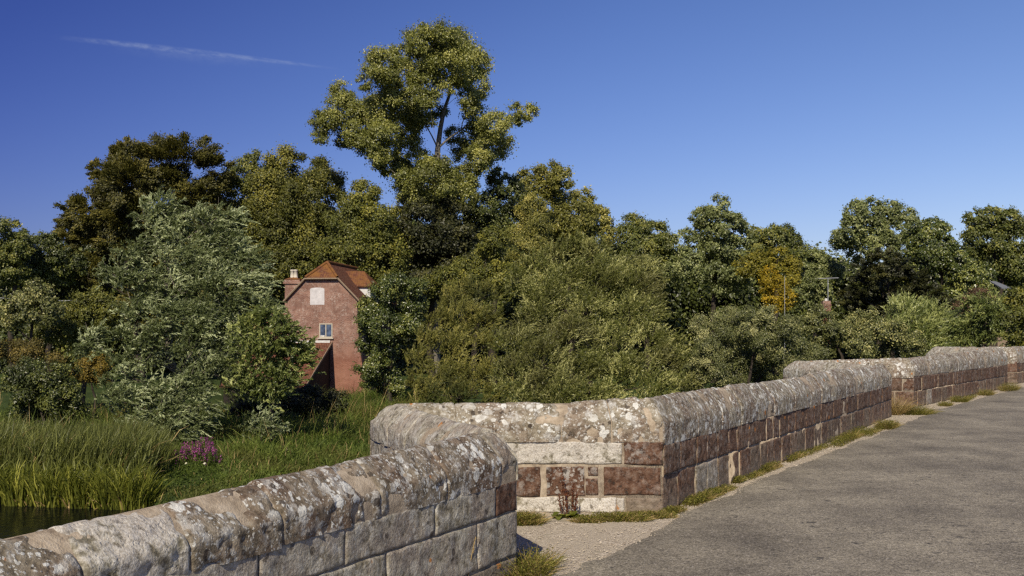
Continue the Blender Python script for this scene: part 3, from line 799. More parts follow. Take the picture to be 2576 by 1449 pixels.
# deck: gravel sheet under the walls, asphalt carriageway on top
LINE = np.array([(-5.63, -2.5), (0, 8.06), (1.55, 10.98), (8.27, 23.4), (10.0, 26.2), (16.3, 35.5), (18.2, 38.2), (30.2, 54.2), (62.3, 96.8)])
def along(step):
    d = np.concatenate([[0], np.cumsum(np.linalg.norm(np.diff(LINE, axis=0), axis=1))])
    t = np.arange(0, d[-1], step); p = np.stack([np.interp(t, d, LINE[:, 0]), np.interp(t, d, LINE[:, 1])], -1)
    k = max(3, int(2.0 / step)); ker = np.ones(k) / k
    ps = np.stack([np.convolve(np.pad(p[:, c], k // 2, mode='edge'), ker, 'valid')[:len(p)] for c in (0, 1)], -1)
    tg = unit(np.gradient(ps, axis=0)); return t, ps, np.stack([tg[:, 1], -tg[:, 0]], -1), d
def build_deck():
    t, p, rt, d = along(.08)
    dd = p[:, 1]
    off = np.interp(dd, [-3, 7, 8.2, 9.5, 10.8, 12, 14, 17, 21, 24, 30, 40, 97], [.2, .22, .26, .34, .20, .22, .20, .34, .52, .55, .45, .5, .5])
    q = np.stack([p[:, 0] * 2.2, p[:, 1] * 2.2, p[:, 0] * 0], -1)
    off = off + fbm(q, 5, 77, .6) * .11
    nx = 24
    fr = np.concatenate([[0, .012, .03], np.linspace(.06, 1, nx)])
    A = p + rt * off[:, None]; B = p + rt * 7.0
    pos = A[:, None] * (1 - fr)[None, :, None] + B[:, None] * fr[None, :, None]
    w = (fr * 7)[None] * np.ones((len(p), 1))
    z = .006 + .05 * (1 - ((w - 3.4) / 3.5) ** 2).clip(0, 1) + fbm(np.stack([pos[..., 0] * .6, pos[..., 1] * .6, w * 0], -1), 3, 9) * .008 * np.clip(w / .4, 0, 1)
    z[:, 0] = .002
    v = np.concatenate([pos, z[..., None]], -1).reshape(-1, 3); a = len(fr)
    i = np.arange(len(p) - 1)[:, None] * a + np.arange(a - 1)[None]
    f = np.stack([i, i + 1, i + a + 1, i + a], -1).reshape(-1, 4)
    mb = MB(); mb.add(v, f); tag(link('road', mb.mesh('road', True), M['asphalt']), kind='structure')
    # gravel verge: polygon between the wall centre line and the right edge
    rp = [p[k] + rt[k] * 7.6 for k in range(0, len(p), 25)]
    poly = [np.array(x) for x in PTS] + rp[::-1]
    bm = bmesh.new(); vs = [bm.verts.new((*x, -.004)) for x in poly]; fa = bm.faces.new(vs)
    bmesh.ops.triangulate(bm, faces=[fa]); me = bpy.data.meshes.new('gravel_verge'); bm.to_mesh(me); bm.free()
    tag(link('gravel_verge', me, M['gravel']), kind='structure')
    # solid body of the bridge under the deck
    mb = MB()
    outer = []
    for j, x in enumerate(PTS):
        if 0 < j < len(PTS) - 1:
            e1 = unit(PTS[j] - PTS[j - 1]); e2 = unit(PTS[j + 1] - PTS[j]); n1 = np.array([-e1[1], e1[0]]); n2 = np.array([-e2[1], e2[0]])
            b = unit(n1 + n2); outer.append(x + b * .19 / max(.3, b @ n1))
        else: outer.append(x + LEFT * .19)
    ring = outer + [r + 0 for r in rp[::-1]]; n = len(ring)
    vv = [(*r, -.05) for r in ring] + [(*r, -4.4) for r in ring]
    mb.add(vv, [(i, (i + 1) % n, (i + 1) % n + n, i + n) for i in range(n)], 0, stone=np.array((.5, .05, .4)), rnd=.5)
    link('bridge_body', mb.mesh('bridge_body'), M['stone'], bridge)
build_deck()

# loose stones on the verge
def pebbles():
    t, p, rt, d = along(.05); mb = MB()
    N_ = 5200; k = rng.integers(180, 900, N_)
    k = np.clip((rng.random(N_) ** 1.6 * 620 + 200).astype(int), 0, len(p) - 1)
    off = np.abs(rng.normal(.16, .18, N_))
    ref = (p[k, 1] > 8.2) & (p[k, 1] < 10.8)
    off = np.where(ref & (rng.random(N_) < .6), rng.uniform(-1.0, .45, N_), off)
    c = p[k] + rt[k] * off[:, None]
    r = rng.uniform(.004, .013, N_)
    oct_v = np.array([(1, 0, 0), (0, 1, 0), (-1, 0, 0), (0, -1, 0), (0, 0, 1)]); of = np.array([(0, 1, 4), (1, 2, 4), (2, 3, 4), (3, 0, 4)])
    sc = rng.uniform(.6, 1.3, (N_, 5, 3)); rot = rng.random(N_) * 6.28
    v = oct_v[None] * sc * r[:, None, None]
    v = np.stack([v[..., 0] * np.cos(rot)[:, None] - v[..., 1] * np.sin(rot)[:, None], v[..., 0] * np.sin(rot)[:, None] + v[..., 1] * np.cos(rot)[:, None], v[..., 2] * .8], -1)
    v = v + np.concatenate([c, np.full((N_, 1), .004)], 1)[:, None]
    f = (np.arange(N_)[:, None, None] * 5 + of[None]).reshape(-1, 3)
    mb.add(v.reshape(-1, 3), f)
    tag(link('loose_gravel', mb.mesh('loose_gravel'), M['gravel']), 'small loose stones scattered along the road edge', 'gravel', kind='stuff')
pebbles()

# ------------------------------------------------------------------ verge plants
def tuft(c, n, r, h, mat, label, seed, lean=(0, 0), name='grass_tuft', w=.006, elong=None, cat='grass tuft', group='grass tufts at the foot of the parapet', straw=.25, flat=.6):
    c = np.asarray(c, float); root = empty(name, tuple(c), label, cat, group)
    mb = MB()
    n = int(n * 2.2); w *= .72; r *= 1.25
    ang = rng.random(n) * 6.283; rad = np.sqrt(rng.random(n)) * r
    off = np.stack([np.cos(ang) * rad, np.sin(ang) * rad], -1)
    if elong is not None:
        e, l = elong; e = np.asarray(e); off = off * 1.0 + e[None] * rng.uniform(-l, l, n)[:, None]
    base = np.concatenate([c[None, :2] + off, np.full((n, 1), c[2] - .004)], 1)
    d = np.concatenate([off / r * flat + rng.normal(size=(n, 2)) * .45 + np.array(lean), np.full((n, 1), .8)], 1)
    L = 1.0 * h * rng.uniform(.4, 1.15, n); bend = np.concatenate([unit(off + 1e-4) * .8 + rng.normal(size=(n, 2)) * .4, np.full((n, 1), -.5)], 1)
    isst = (rng.random(n) < straw + .12).astype(int)
    for mi in (0, 1):
        k = isst == mi
        if k.any(): blades(mb, base[k], d[k], L[k] * (1.0 if mi == 0 else 1.1), w * rng.uniform(.6, 1.3, k.sum()), bend[k], rng.random(k.sum()), mi)
    # small broad leaves low down
    k = int(n * 1.6); b = base[rng.integers(0, n, k)] + np.stack([rng.normal(0, .02, k), rng.normal(0, .02, k), h * .75 * rng.random(k) ** 1.7 + .003], -1)
    leaves(mb, b, rng.normal(size=(k, 3)) + np.array([0, 0, .4]), np.array([0, -.2, 1.]) + rng.normal(size=(k, 3)) * .6, rng.uniform(.012, .026, k), rng.uniform(.006, .014, k), rng.random(k) * .8, 0)
    link('blades', mb.mesh(name), [M[mat], M['straw']], root)
EU = np.array([U[0], U[1]])
EX = np.array([1., 0])
tuft(G(1325, 1445), 420, .15, .22, 'weed', 'taller green weeds against the near parapet end, beside its shadow', 1, elong=(np.array([.2, 1.]), .35), w=.007)
tuft(G(1312, 1315), 700, .12, .13, 'weed', 'green grass clump where the near wall hides the refuge foot', 2, elong=(EX, .09))
tuft(G(1480, 1312), 260, .06, .07, 'weed', 'thin brownish grass under the white refuge blocks, right of the dead dock', 3, elong=(EX, .10), straw=.6)
tuft(G(1560, 1308), 760, .08, .10, 'weed', 'low green mat along the refuge foot before the corner', 4, elong=(EX, .22), straw=.3)
tuft(G(1695, 1288), 330, .06, .075, 'weed', 'small grass tuft at the road corner of the first refuge', 5, elong=(EU, .12), straw=.3)
tuft(G(1765, 1256), 950, .09, .10, 'weed', 'longest yellow green grass patch, just past the refuge corner', 6, elong=(EU, .45), straw=.35)
tuft(G(1852, 1212), 320, .06, .10, 'weed', 'small bushy green weed under the third brown block', 7, elong=(EU, .1), straw=.05)
tuft(G(1928, 1180), 620, .10, .12, 'weed', 'yellowish grass clump bulging onto the gravel', 8, elong=(EU, .35), straw=.35)
tuft(G(1995, 1152), 500, .09, .11, 'weed', 'thin pale grass strip before the long patch', 9, elong=(EU, .5), straw=.4)
tuft(G(2140, 1102), 1300, .11, .15, 'weed', 'long continuous grass strip in the middle of the parapet', 10, elong=(EU, 1.5), straw=.3)
tuft(G(2232, 1076), 620, .13, .19, 'weed', 'bushy grass clump at the far end of the parapet, before the second refuge', 11, elong=(EU, .3), straw=.25)
tuft(G(2292, 1042), 900, .2, .26, 'weed', 'dark green weed clump inside the second refuge', 12, elong=(EX, .3), straw=.03)
tuft(G(2252, 1043), 200, .12, .55, 'straw', 'tall dry straw coloured grass in the corner of the second refuge', 13, straw=.9, w=.008)
tuft(G(2378, 1020), 300, .12, .13, 'weed', 'small weed just beyond the second refuge', 14, elong=(EU, .3))
tuft(G(2415, 1010), 420, .16, .2, 'weed', 'second weed clump beyond the second refuge, darker', 15, elong=(EU, .35), straw=.05)
tuft(G(2480, 993), 420, .16, .2, 'weed', 'weed clump halfway to the far refuge', 16, elong=(EU, .5))
tuft(G(2540, 981), 620, .2, .3, 'weed', 'weed clump at the right edge below the far refuge', 17, elong=(EU, .9))
for i_, (px, py, ln, lab) in enumerate([(1808, 1236, .35, 'thin straw coloured weed strip just before the small bushy weed'), (1890, 1196, .45, 'thin weed strip between the bushy weed and the bulging clump'), (2045, 1133, .7, 'sparse weed strip leading to the long continuous strip'), (2192, 1088, .8, 'sparse weeds before the bushy clump at the parapet end'), (2440, 1001, 1.2, 'faint strip of weeds along the parapet beyond the second refuge'), (1640, 1300, .0, 'low weeds at the very corner of the first refuge')]):
    tuft(G(px, py), 420, .10, .07, 'weed', lab, 40 + i_, elong=(EU if ln else EX, ln or .14), straw=.4)
def dry_stalks():
    c = G(1182, 1474); c[2] = 0
    root = empty('dry_grass_stalks', tuple(c), 'few thin dry straw stalks in front of the near parapet, bottom centre', 'grass stalks')
    for (x0, x1, y1, h) in ((1172, 1197, 1350, 0), (1180, 1176, 1392, 0), (1118, 1122, 1395, 0), (1184, 1190, 1405, 0)):
        mb = MB(); d0 = 7.25 + (x0 - 1118) * .0042
        a = np.array([(x0 - 1288) / F * d0, d0, .0]); e = P(x1, y1, d0 + .05)
        m = (a + e) / 2 + np.array([-.012, -.01, .03])
        t = np.linspace(0, 1, 8)[:, None]; pp = (1 - t) ** 2 * a + 2 * t * (1 - t) * m + t * t * e
        mb.tube(pp, np.linspace(.0045, .0028, 8), 5, tint=.6)
        k = 14; leaves(mb, pp[-1] + (pp[-3] - pp[-1]) * rng.random((k, 1)) + rng.normal(size=(k, 3)) * .003, np.tile(pp[-1] - pp[-2], (k, 1)) + rng.normal(size=(k, 3)) * .012, rand_dirs(k), .022, .006, rng.random(k))
        link('stalk', mb.mesh('dry_stalk'), M['straw'], root)
dry_stalks()
def dock():
    c = P(1425, 1318, 10.75); c[2] = 0
    root = empty('dock_plant', tuple(c), 'dead rust brown dock with seed stalks and green base leaves against the whitewashed refuge', 'plant')
    lf = MB()
    for (x0, x1, yt, dd) in ((1420, 1413, 1172, .0), (1428, 1416, 1192, .03), (1438, 1444, 1207, .02), (1446, 1438, 1222, -.03), (1424, 1428, 1232, -.05), (1414, 1405, 1240, .02), (1446, 1452, 1236, 0)):
        st = MB(); sd = MB(); d = 10.74 + dd
        a = np.array([(x0 - 1288) / F * d, d, .0]); e = P(x1, yt, d + .08)
        t = np.linspace(0, 1, 9)[:, None]; m = (a + e) / 2 + rng.normal(size=3) * .012; pp = (1 - t) ** 2 * a + 2 * t * (1 - t) * m + t * t * e
        st.tube(pp, np.linspace(.005, .002, 9), 5, tint=.4)
        for _ in range(9):
            i = rng.integers(2, 7); q = pp[i] + unit(rng.normal(size=3) * np.array([1, .6, .5]) + np.array([0, 0, .9])) * rng.uniform(.02, .05)
            st.tube(np.array([pp[i], q]), [.002, .001], 4, tint=.4)
            k = 9; leaves(sd, pp[i] + (q - pp[i]) * rng.random((k, 1)) + rng.normal(size=(k, 3)) * .006, rng.normal(size=(k, 3)), rand_dirs(k), .016, .011, rng.random(k))
        k = 60; i = rng.integers(2, 8, k); sd.tube(pp[2:], np.linspace(.004, .002, 7), 4, tint=.4); leaves(sd, pp[i] + rng.normal(size=(k, 3)) * .005, rng.normal(size=(k, 3)) + np.array([0, 0, -.5]), rand_dirs(k), .017, .012, rng.random(k))
        stem = link('stalk', st.mesh('dock_stalk'), M['dock'], root); link('seed_head', sd.mesh('dock_seed'), M['dock'], stem)
    for k in range(26):
        a = rng.random() * 6.28; ex = np.array([math.cos(a), math.sin(a) * .6 - .25, rng.uniform(.15, .8)]); b = c + np.array([rng.normal(0, .07), rng.normal(-.02, .03), .0])
        L = rng.uniform(.10, .2); s = unit(np.cross(ex, [0, 0, 1])); ex = ex / np.linalg.norm(ex)
        pts = [b + ex * L * t + np.array([0, 0, -.5 * L * t * t]) for t in (0, .3, .6, .85, 1.)]; wd = [.006, .03, .034, .02, .001]
        v = []
        for p_, w_ in zip(pts, wd): v += [p_ - s * w_ + [0, 0, .006], p_ - [0, 0, .004], p_ + s * w_ + [0, 0, .006]]
        f = np.array([(i * 3 + j, i * 3 + j + 1, i * 3 + j + 4, i * 3 + j + 3) for i in range(4) for j in (0, 1)])
        lf.add(v, f, tint=rng.random() * .8)
    link('leaf_rosette', lf.mesh('dock_leaf', True), M['docklf'], root)
dock()

# ------------------------------------------------------------------ the mill house
def house():
    rz = -R(7.6); base = P(810, 1005, 77.0)
    root = empty('mill_house', tuple(base), 'tall red brick mill house with half-hipped tiled roof between the silver willow and the bush', 'house', None, rz)
    W = 2.57
    def L(name, mb, mat, par=None, sm=False):
        o = link(name, mb.mesh('mill_' + name, sm), mat, par or root, world=False); return o
    wall = MB()
    LEN = 11.0
    gable = [(-2.68, 0), (3.42, 0), (3.05, 1.9), (2.72, 4.2), (W, 7.27), (1.14, 8.70), (-1.14, 8.70), (-W, 7.27)]
    wall.prism(gable, 0, .35)
    wall.box((2.05, .35, 0), (2.5, LEN, 7.2)); wall.box((-2.68, .35, 0), (-2.3, LEN, 7.2))
    wall.prism([(-2.3, 0), (2.05, 0), (2.05, 7.2), (1.1, 8.6), (-1.1, 8.6), (-2.3, 7.2)], LEN - .35, LEN - .01)
    wl = L('wall', wall, M['brick'])
    # roof: two slopes, half hips, with the verge trim
    rf = MB(); ap = 9.92; ov = .16; yh = 1.25
    ex, ez = W + .28, 7.05
    hx = 1.2
    rf.slab([(ex, -ov, ez), (ex, LEN + .15, ez), (0, LEN - .9, ap), (0, yh, ap), (hx, -ov, 8.74)], .1, moss=.12)
    rf.slab([(-ex, LEN + .15, ez), (-ex, -ov, ez), (-hx, -ov, 8.74), (0, yh, ap), (0, LEN - .9, ap)], .1, moss=.25)
    rf.slab([(-hx, -ov - .08, 8.70), (hx, -ov - .08, 8.70), (0, yh, ap + .015)], .1, moss=1.0)
    rf.slab([(ex, LEN + .15, ez), (-ex, LEN + .15, ez), (0, LEN - .9, ap)], .1, moss=.4)
    roof = L('roof', rf, M['tile'])
    rd = MB()
    rd.tube(np.array([(0, yh - .05, ap + .02), (0, LEN - .9, ap + .02)]), [.13, .13], 8, moss=1.)
    for s in (-1, 1): rd.tube(np.array([(s * hx, -ov - .05, 8.76), (0, yh, ap + .02)]), [.1, .11], 8, moss=1.)
    L('ridge_tiles', rd, M['tile'], roof, True)
    vt = MB()
    for s in (-1, 1): vt.tube(np.array([(s * ex, -ov - .02, ez - .05), (s * hx, -ov - .02, 8.70)]), [.07, .07], 6)
    vt.tube(np.array([(-hx, -ov - .1, 8.66), (hx, -ov - .1, 8.66)]), [.06, .06], 6)
    L('verge', vt, M['trim'], roof)
    # dormer on the right hand slope
    dm = MB(); dm.box((.7, 3.1, 6.2), (2.74, 5.7, 8.28)); dormer = L('dormer', dm, M['white'])
    dr = MB(); z0, z1 = 8.22, 9.45
    dr.slab([(.2, 2.9, z0), (2.95, 2.9, z0), (1.9, 4.4, z1), (-.3, 4.4, z1)], .08, moss=.75)
    dr.slab([(2.95, 5.9, z0), (.2, 5.9, z0), (-.3, 4.4, z1), (1.9, 4.4, z1)], .08, moss=.5)
    dr.slab([(2.95, 2.9, z0), (2.95, 5.9, z0), (1.9, 4.4, z1)], .08, moss=.6)
    L('dormer_roof', dr, M['tile'], dormer)
    # chimney with two pots
    ch = MB(); ch.box((-3.05, .8, 5.5), (-1.95, 1.7, 8.35)); ch.box((-3.15, .7, 8.35), (-1.85, 1.8, 8.52)); ch.box((-3.08, .77, 8.52), (-1.92, 1.73, 8.66))
    chim = L('chimney', ch, M['brick'])
    cp = MB(); cp.slab([(-3.1, .75, 8.67), (-1.9, .75, 8.67), (-2.3, 1.1, 8.85), (-2.7, 1.1, 8.85)], .04, moss=.9); cp.slab([(-1.9, 1.75, 8.67), (-3.1, 1.75, 8.67), (-2.7, 1.4, 8.85), (-2.3, 1.4, 8.85)], .04, moss=.9); cp.box((-2.7, 1.1, 8.6), (-2.3, 1.4, 8.84), moss=.9)
    L('chimney_cap', cp, M['tile'], chim)
    for x in (-2.62, -2.36):
        pt = MB(); pt.tube(np.array([(x, 1.2, 8.66), (x, 1.2, 8.85), (x, 1.2, 9.28), (x, 1.2, 9.30), (x, 1.2, 9.40)]), [.17, .155, .125, .16, .15], 12)
        L('chimney_pot', pt, M['pot'], chim, True)
    # bricked and boarded upper opening with an arched head
    bd = MB(); x0, x1, za, zb = -.88, .18, 6.80, 7.92; xm = (x0 + x1) / 2
    arch = [(x0, za), (x1, za), (x1, zb)] + [(xm + (x1 - xm) * math.cos(t), zb + .12 * math.sin(t)) for t in np.linspace(.2, math.pi - .2, 7)] + [(x0, zb)]
    bd.prism(arch, -.012, .1); o = L('blocked_window', bd, M['board'], wl)
    ah = MB(); ah.prism([(xm + (x1 - xm + .03) * math.cos(t), zb + .1 + .13 * math.sin(t)) for t in np.linspace(0, math.pi, 9)] , -.03, .05); 
    # lower window
    wf = MB(); x0, x1, za, zb = -.19, .79, 4.44, 5.46; f = .075
    wf.box((x0, -.05, za), (x1, .06, za + f)); wf.box((x0, -.05, zb - f), (x1, .06, zb)); wf.box((x0, -.05, za + f), (x0 + f, .06, zb - f)); wf.box((x1 - f, -.05, za + f), (x1, .06, zb - f))
    xm = (x0 + x1) / 2; wf.box((xm - .035, -.045, za + f), (xm + .035, .055, zb - f))
    win = L('window', wf, M['frame'], wl)
    for a, b in ((x0 + f, xm - .035), (xm + .035, x1 - f)):
        g = MB(); g.box((a, -.02, za + f), (b, .02, zb - f)); L('pane', g, M['glass'], win)
    sb = MB(); sb.box((x0 + .1, -.055, za + f + .002), (x0 + .4, -.035, za + f + .09)); L('window_packet', sb, M['white'], win)
    sl = MB(); sl.box((x0 - .1, -.14, za - .09), (x1 + .08, .04, za - .004)); L('sill', sl, M['frame'], win)
    fl = MB(); fl.box((-2.4, -.1, 4.02), (.62, .03, 4.24)); L('flashing', fl, M['white'], wl)
    # lean-to towards the river with a long tiled roof and a side wall whose shade is painted near-black
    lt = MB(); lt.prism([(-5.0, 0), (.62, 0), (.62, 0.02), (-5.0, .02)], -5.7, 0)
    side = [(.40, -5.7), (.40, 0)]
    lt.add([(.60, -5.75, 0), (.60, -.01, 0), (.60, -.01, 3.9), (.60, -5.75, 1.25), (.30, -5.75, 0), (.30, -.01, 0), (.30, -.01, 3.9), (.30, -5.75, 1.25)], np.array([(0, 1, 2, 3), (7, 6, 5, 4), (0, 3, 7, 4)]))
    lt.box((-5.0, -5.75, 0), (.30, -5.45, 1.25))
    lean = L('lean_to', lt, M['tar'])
    lr = MB(); lr.slab([(-5.2, -6.0, 1.22), (.78, -6.0, 1.22), (.78, -.003, 4.12), (-5.2, -.003, 4.12)], .1, moss=.12)
    L('lean_to_roof', lr, M['tile'], lean)
    lv = MB(); lv.slab([(.79, -6.0, 1.10), (.79, -.003, 4.0), (.79, -.003, 4.16), (.79, -6.0, 1.26)], .05); L('verge', lv, M['trim'], lean)
    # low wing to the left
    wg = MB(); wg.prism([(-6.6, 0), (-2.75, 0), (-2.75, 4.4), (-6.6, 4.4)], 1.2, 7); wing = L('wing', wg, M['brick'])
    wr = MB(); wr.slab([(-6.8, 1.0, 4.35), (-2.75, 1.0, 4.35), (-2.75, 4.1, 6.3), (-6.8, 4.1, 6.3)], .1, moss=.3); wr.slab([(-2.75, 7.2, 4.35), (-6.8, 7.2, 4.35), (-6.8, 4.1, 6.3), (-2.75, 4.1, 6.3)], .1, moss=.3)
    L('wing_roof', wr, M['tile'], wing)
house()

# distant chimney with aerial, bare pole, slate roof
def far_bits():
    d = 92.; c = P(2078, 800, d); zb = ground_z(c[0], c[1])
    root = empty('cottage', (c[0], c[1], zb), 'cottage hidden in trees, only its brick chimney and aerial showing left of the dark yew', 'house')
    mb = MB(); x, y = c[0], c[1]
    mb.box((x - 3, y - 2, zb), (x + 3, y + 4, zb + 1.3)); link('wall', mb.mesh('cottage_wall'), M['brick'], root)
    mb = MB(); mb.slab([(x - 3.3, y - 2.4, zb + 1.2), (x + 3.3, y - 2.4, zb + 1.2), (x + 3.3, y + 1, zb + 2.4), (x - 3.3, y + 1, zb + 2.4)], .1, moss=.2); mb.slab([(x + 3.3, y + 4.4, zb + 1.2), (x - 3.3, y + 4.4, zb + 1.2), (x - 3.3, y + 1, zb + 2.4), (x + 3.3, y + 1, zb + 2.4)], .1, moss=.2)
    link('roof', mb.mesh('cottage_roof'), M['tile'], root)
    zt = P(2078, 757, d)[2]; mb = MB(); mb.box((x - .32, y - .3, zb + 3), (x + .32, y + .3, zt)); mb.box((x - .37, y - .36, zt - .42), (x + .37, y + .36, zt - .3))
    ch = link('chimney', mb.mesh('cottage_chimney'), M['brick'], root)
    mb = MB(); mb.tube(np.array([(x, y, zt), (x, y, zt + .22)]), [.13, .11], 10); link('chimney_pot', mb.mesh('cot_pot', True), M['white'], ch)
    a = P(2083, 770, d); t = P(2083, 699, d)
    r2 = empty('television_aerial', tuple(a), 'thin metal television aerial on a mast above the brick chimney', 'aerial')
    mb = MB(); mb.tube(np.array([a, t]), [.034, .03], 6); link('mast', mb.mesh('aerial_mast'), M['metal'], r2)
    mb = MB(); l, r = P(2060, 701, d), P(2109, 699, d); mb.tube(np.array([l, r]), [.035, .035], 5)
    for f in np.linspace(0, 1, 9): q = l + (r - l) * f; w = .28; mb.tube(np.array([q - [.05, w, .05], q + [.05, w, .05]]), [.02, .02], 4)
    link('boom', mb.mesh('aerial_boom'), M['metal'], r2)
    a = P(1974, 800, 84.); a[2] = ground_z(a[0], a[1]); t = P(1974, 694, 84.)
    mb = MB(); mb.tube(np.array([a, (a + t) / 2, t]), [.024, .02, .016], 7)
    tag(link('pole', mb.mesh('pole'), M['metal']), 'slender pale pole standing in front of the yellow tree', 'pole')
    d = 93.; c = P(2530, 720, d); zb = ground_z(c[0], c[1]); root = empty('farm_building', (c[0], c[1], zb), 'building with a grey slate roof glimpsed between trees at the right', 'building')
    mb = MB(); mb.box((c[0] - .7, c[1], zb), (c[0] + .6, c[1] + 3, zb + 6.4)); link('wall', mb.mesh('farm_wall'), M['trim'], root)
    zt = P(2530, 704, d)[2]; ze = P(2530, 724, d)[2]
    mb = MB(); mb.slab([(c[0] - .5, c[1] - .3, ze), (c[0] + .35, c[1] - .3, ze), (c[0] + .25, c[1] + 2.5, zt), (c[0] - .25, c[1] + 2.5, zt)], .1); link('roof', mb.mesh('farm_roof'), M['slate'], root)
    mb = MB(); a, b = P(-60, 741, 66.), P(250, 751, 69.); t = np.linspace(0, 1, 12)[:, None]
    pp = a + (b - a) * t - np.array([0, 0, .25]) * 4 * t * (1 - t); mb.tube(pp, np.full(12, .018), 5)
    tag(link('overhead_cable', mb.mesh('cable'), M['wire']), 'thin pale cable crossing the thicket at the left edge', 'cable')
far_bits()

# ------------------------------------------------------------------ trees and shrubs
K7 = dict(k=.4443, ox=715.5, oy=35.8); K8 = dict(k=.3472, ox=1681.5, oy=447.); K9 = dict(k=.3472, ox=858.6, oy=572.)
K6 = dict(k=.4075, ox=0., oy=304.); K1 = dict(k=.4444, ox=0., oy=805.); KB = dict(k=.3949, ox=0., oy=536.6)
def remap(lobes, src, dst):
    return [((l[0] * src['k'] + src['ox'] - dst['ox']) / dst['k'], (l[1] * src['k'] + src['oy'] - dst['oy']) / dst['k'], l[2] * src['k'] / dst['k']) for l in lobes]

# poplar
pop = [(850,170,105),(760,140,75),(950,150,85),(1010,200,85),(1060,280,85),(1115,295,55),(1090,400,75),(900,280,105),(780,270,85),(660,230,62),(560,280,85),(500,300,52),(560,390,85),(455,385,42),(680,350,85),(800,400,85),(950,390,62),(1040,470,62),(325,440,48),(300,510,62),(205,620,52),(200,690,40),(340,580,85),(450,520,85),(430,640,85),(560,540,85),(660,580,85),(740,560,75),(560,680,85),(700,660,70),(470,760,62),(400,720,52),(790,620,55),(580,780,70),(700,760,62),(1100,600,72),(1190,620,70),(1245,600,40),(1310,540,38),(1385,555,38),(1335,600,26),(1060,700,70),(1170,720,75),(1240,700,52),(1100,800,72),(1200,810,62),(1010,790,50),(950,690,38),(720,860,75),(800,830,60),(840,940,95),(700,940,75),(930,960,75),(1060,880,40),(970,890,32)]
pb = [P(715.5 + .4443 * x, 35.8 + .4443 * y, 95 + dy) for x, y, dy in ((850, 2050, 0), (852, 1700, 0), (850, 1400, 0), (856, 1100, .2), (862, 900, 0), (868, 760, -.3), (884, 640, 0), (905, 540, .2), (935, 455, 0), (950, 330, .3), (930, 200, 0))]
pop = [(x, y, r * 1.22) for x, y, r in pop] + [(620, 850, 60), (560, 800, 60), (880, 1010, 90), (780, 1030, 90), (980, 1010, 70), (690, 1010, 60), (880, 560, 60), (820, 480, 70), (500, 590, 70), (390, 660, 60), (260, 590, 55), (640, 480, 70), (730, 470, 75), (1000, 900, 55), (1050, 960, 55), (900, 850, 50), (840, 860, 65), (760, 1080, 70), (920, 1080, 80), (560, 870, 55), (660, 930, 55), (1040, 1030, 55)]
plant('poplar_tree', 'tallest tree, loose grey green poplar rising against the blue sky', 'tree', 95., pop, 'poplar', **K7, poly=pb, r0=.42, bark='bark', leaf=.20, cover=1.05, clump=.5, cmin=.4, cmax=.8, aspect=.9, jit=1.3, twigs=2, spread=.9, fill=.55)
plant('beech_tree', 'huge dark bronze beech at the left behind the silver willow', 'tree', 100., [(450,425,92),(365,435,82),(305,475,76),(515,445,62),(235,535,66),(185,545,42),(420,520,100),(250,620,80),(330,600,90),(500,560,80),(165,610,34),(400,660,95),(220,700,70),(300,730,85),(480,660,80),(400,480,85,-2),(335,525,85,-2),(485,505,75,-2),(430,590,85,-2),(400,760,80),(250,430,30),(320,390,38)], 'beech', leaf=.27, cover=1.5, clump=.30, cmin=.5, cmax=1.0, spiky=1.0, flat=.6, aspect=.6, seed=3, fill=1.3)
plant('sycamore_tree', 'green tree with a yellowish top between beech and bronze tree', 'tree', 104., [(612,440,52),(640,402,28),(585,490,62),(660,470,52),(600,570,70),(560,640,70),(640,620,60)], 'oak', leaf=.27, cover=1.2, seed=4)
plant('bronze_tree', 'rounded dark bronze green tree directly left of the poplar', 'tree', 101., [(720,430,60),(765,425,52),(700,500,75),(780,500,75),(720,580,85),(825,470,55),(660,600,65),(800,590,85),(750,670,75),(690,680,70),(640,700,60),(830,660,60)], 'beech2', leaf=.27, cover=1.4, seed=5)
plant('ash_tree', 'olive green tree under the poplar, behind the house roof', 'tree', 88., [(905,500,52),(880,560,70),(950,560,52),(900,630,75),(960,640,60),(850,650,55),(920,690,50),(985,690,45)], 'olive', leaf=.25, cover=1.2, seed=6)
plant('shaded_tree', 'nearly black shaded tree under the poplar crown', 'tree', 91., [(1060,560,75),(1110,600,80),(1020,630,75),(1070,680,85),(1130,680,70),(1000,560,45),(1140,530,40)], 'yew', leaf=.3, cover=1.7, seed=7)  # deep shadow below the poplar put into the leaf colour
plant('alder_tree', 'dark leafy tree right of the poplar with a pointed top', 'tree', 96., [(1255,450,26),(1275,490,46),(1232,530,48),(1290,560,60),(1195,570,42),(1250,610,70),(1200,650,60),(1310,640,60),(1180,520,24)], 'dark', leaf=.27, cover=1.3, seed=8)
plant('chestnut_tree', 'golden olive domed tree with tufted crown right of the poplar', 'tree', 108., [(1380,440,42),(1330,465,40),(1415,455,36),(1465,500,38),(1365,530,70),(1440,550,62),(1495,555,44),(1400,620,80),(1525,590,28),(1480,620,60)], 'gold', leaf=.3, cover=1.4, clump=.3, cmin=.5, seed=9)
plant('birch_tree', 'light fine-leaved tree in front of the golden domed tree', 'tree', 88., [(1335,520,38),(1345,570,46),(1320,620,46),(1360,640,46),(1330,690,50)], 'gold', leaf=.16, cover=1.1, clump=.4, seed=10)
plant('hawthorn_tree', 'light olive bushy tree above the brown osier', 'tree', 82., [(1240,605,40),(1225,660,48),(1175,690,44),(1120,700,36),(1270,700,46),(1080,720,30)], 'olive', leaf=.2, cover=1.2, seed=11)
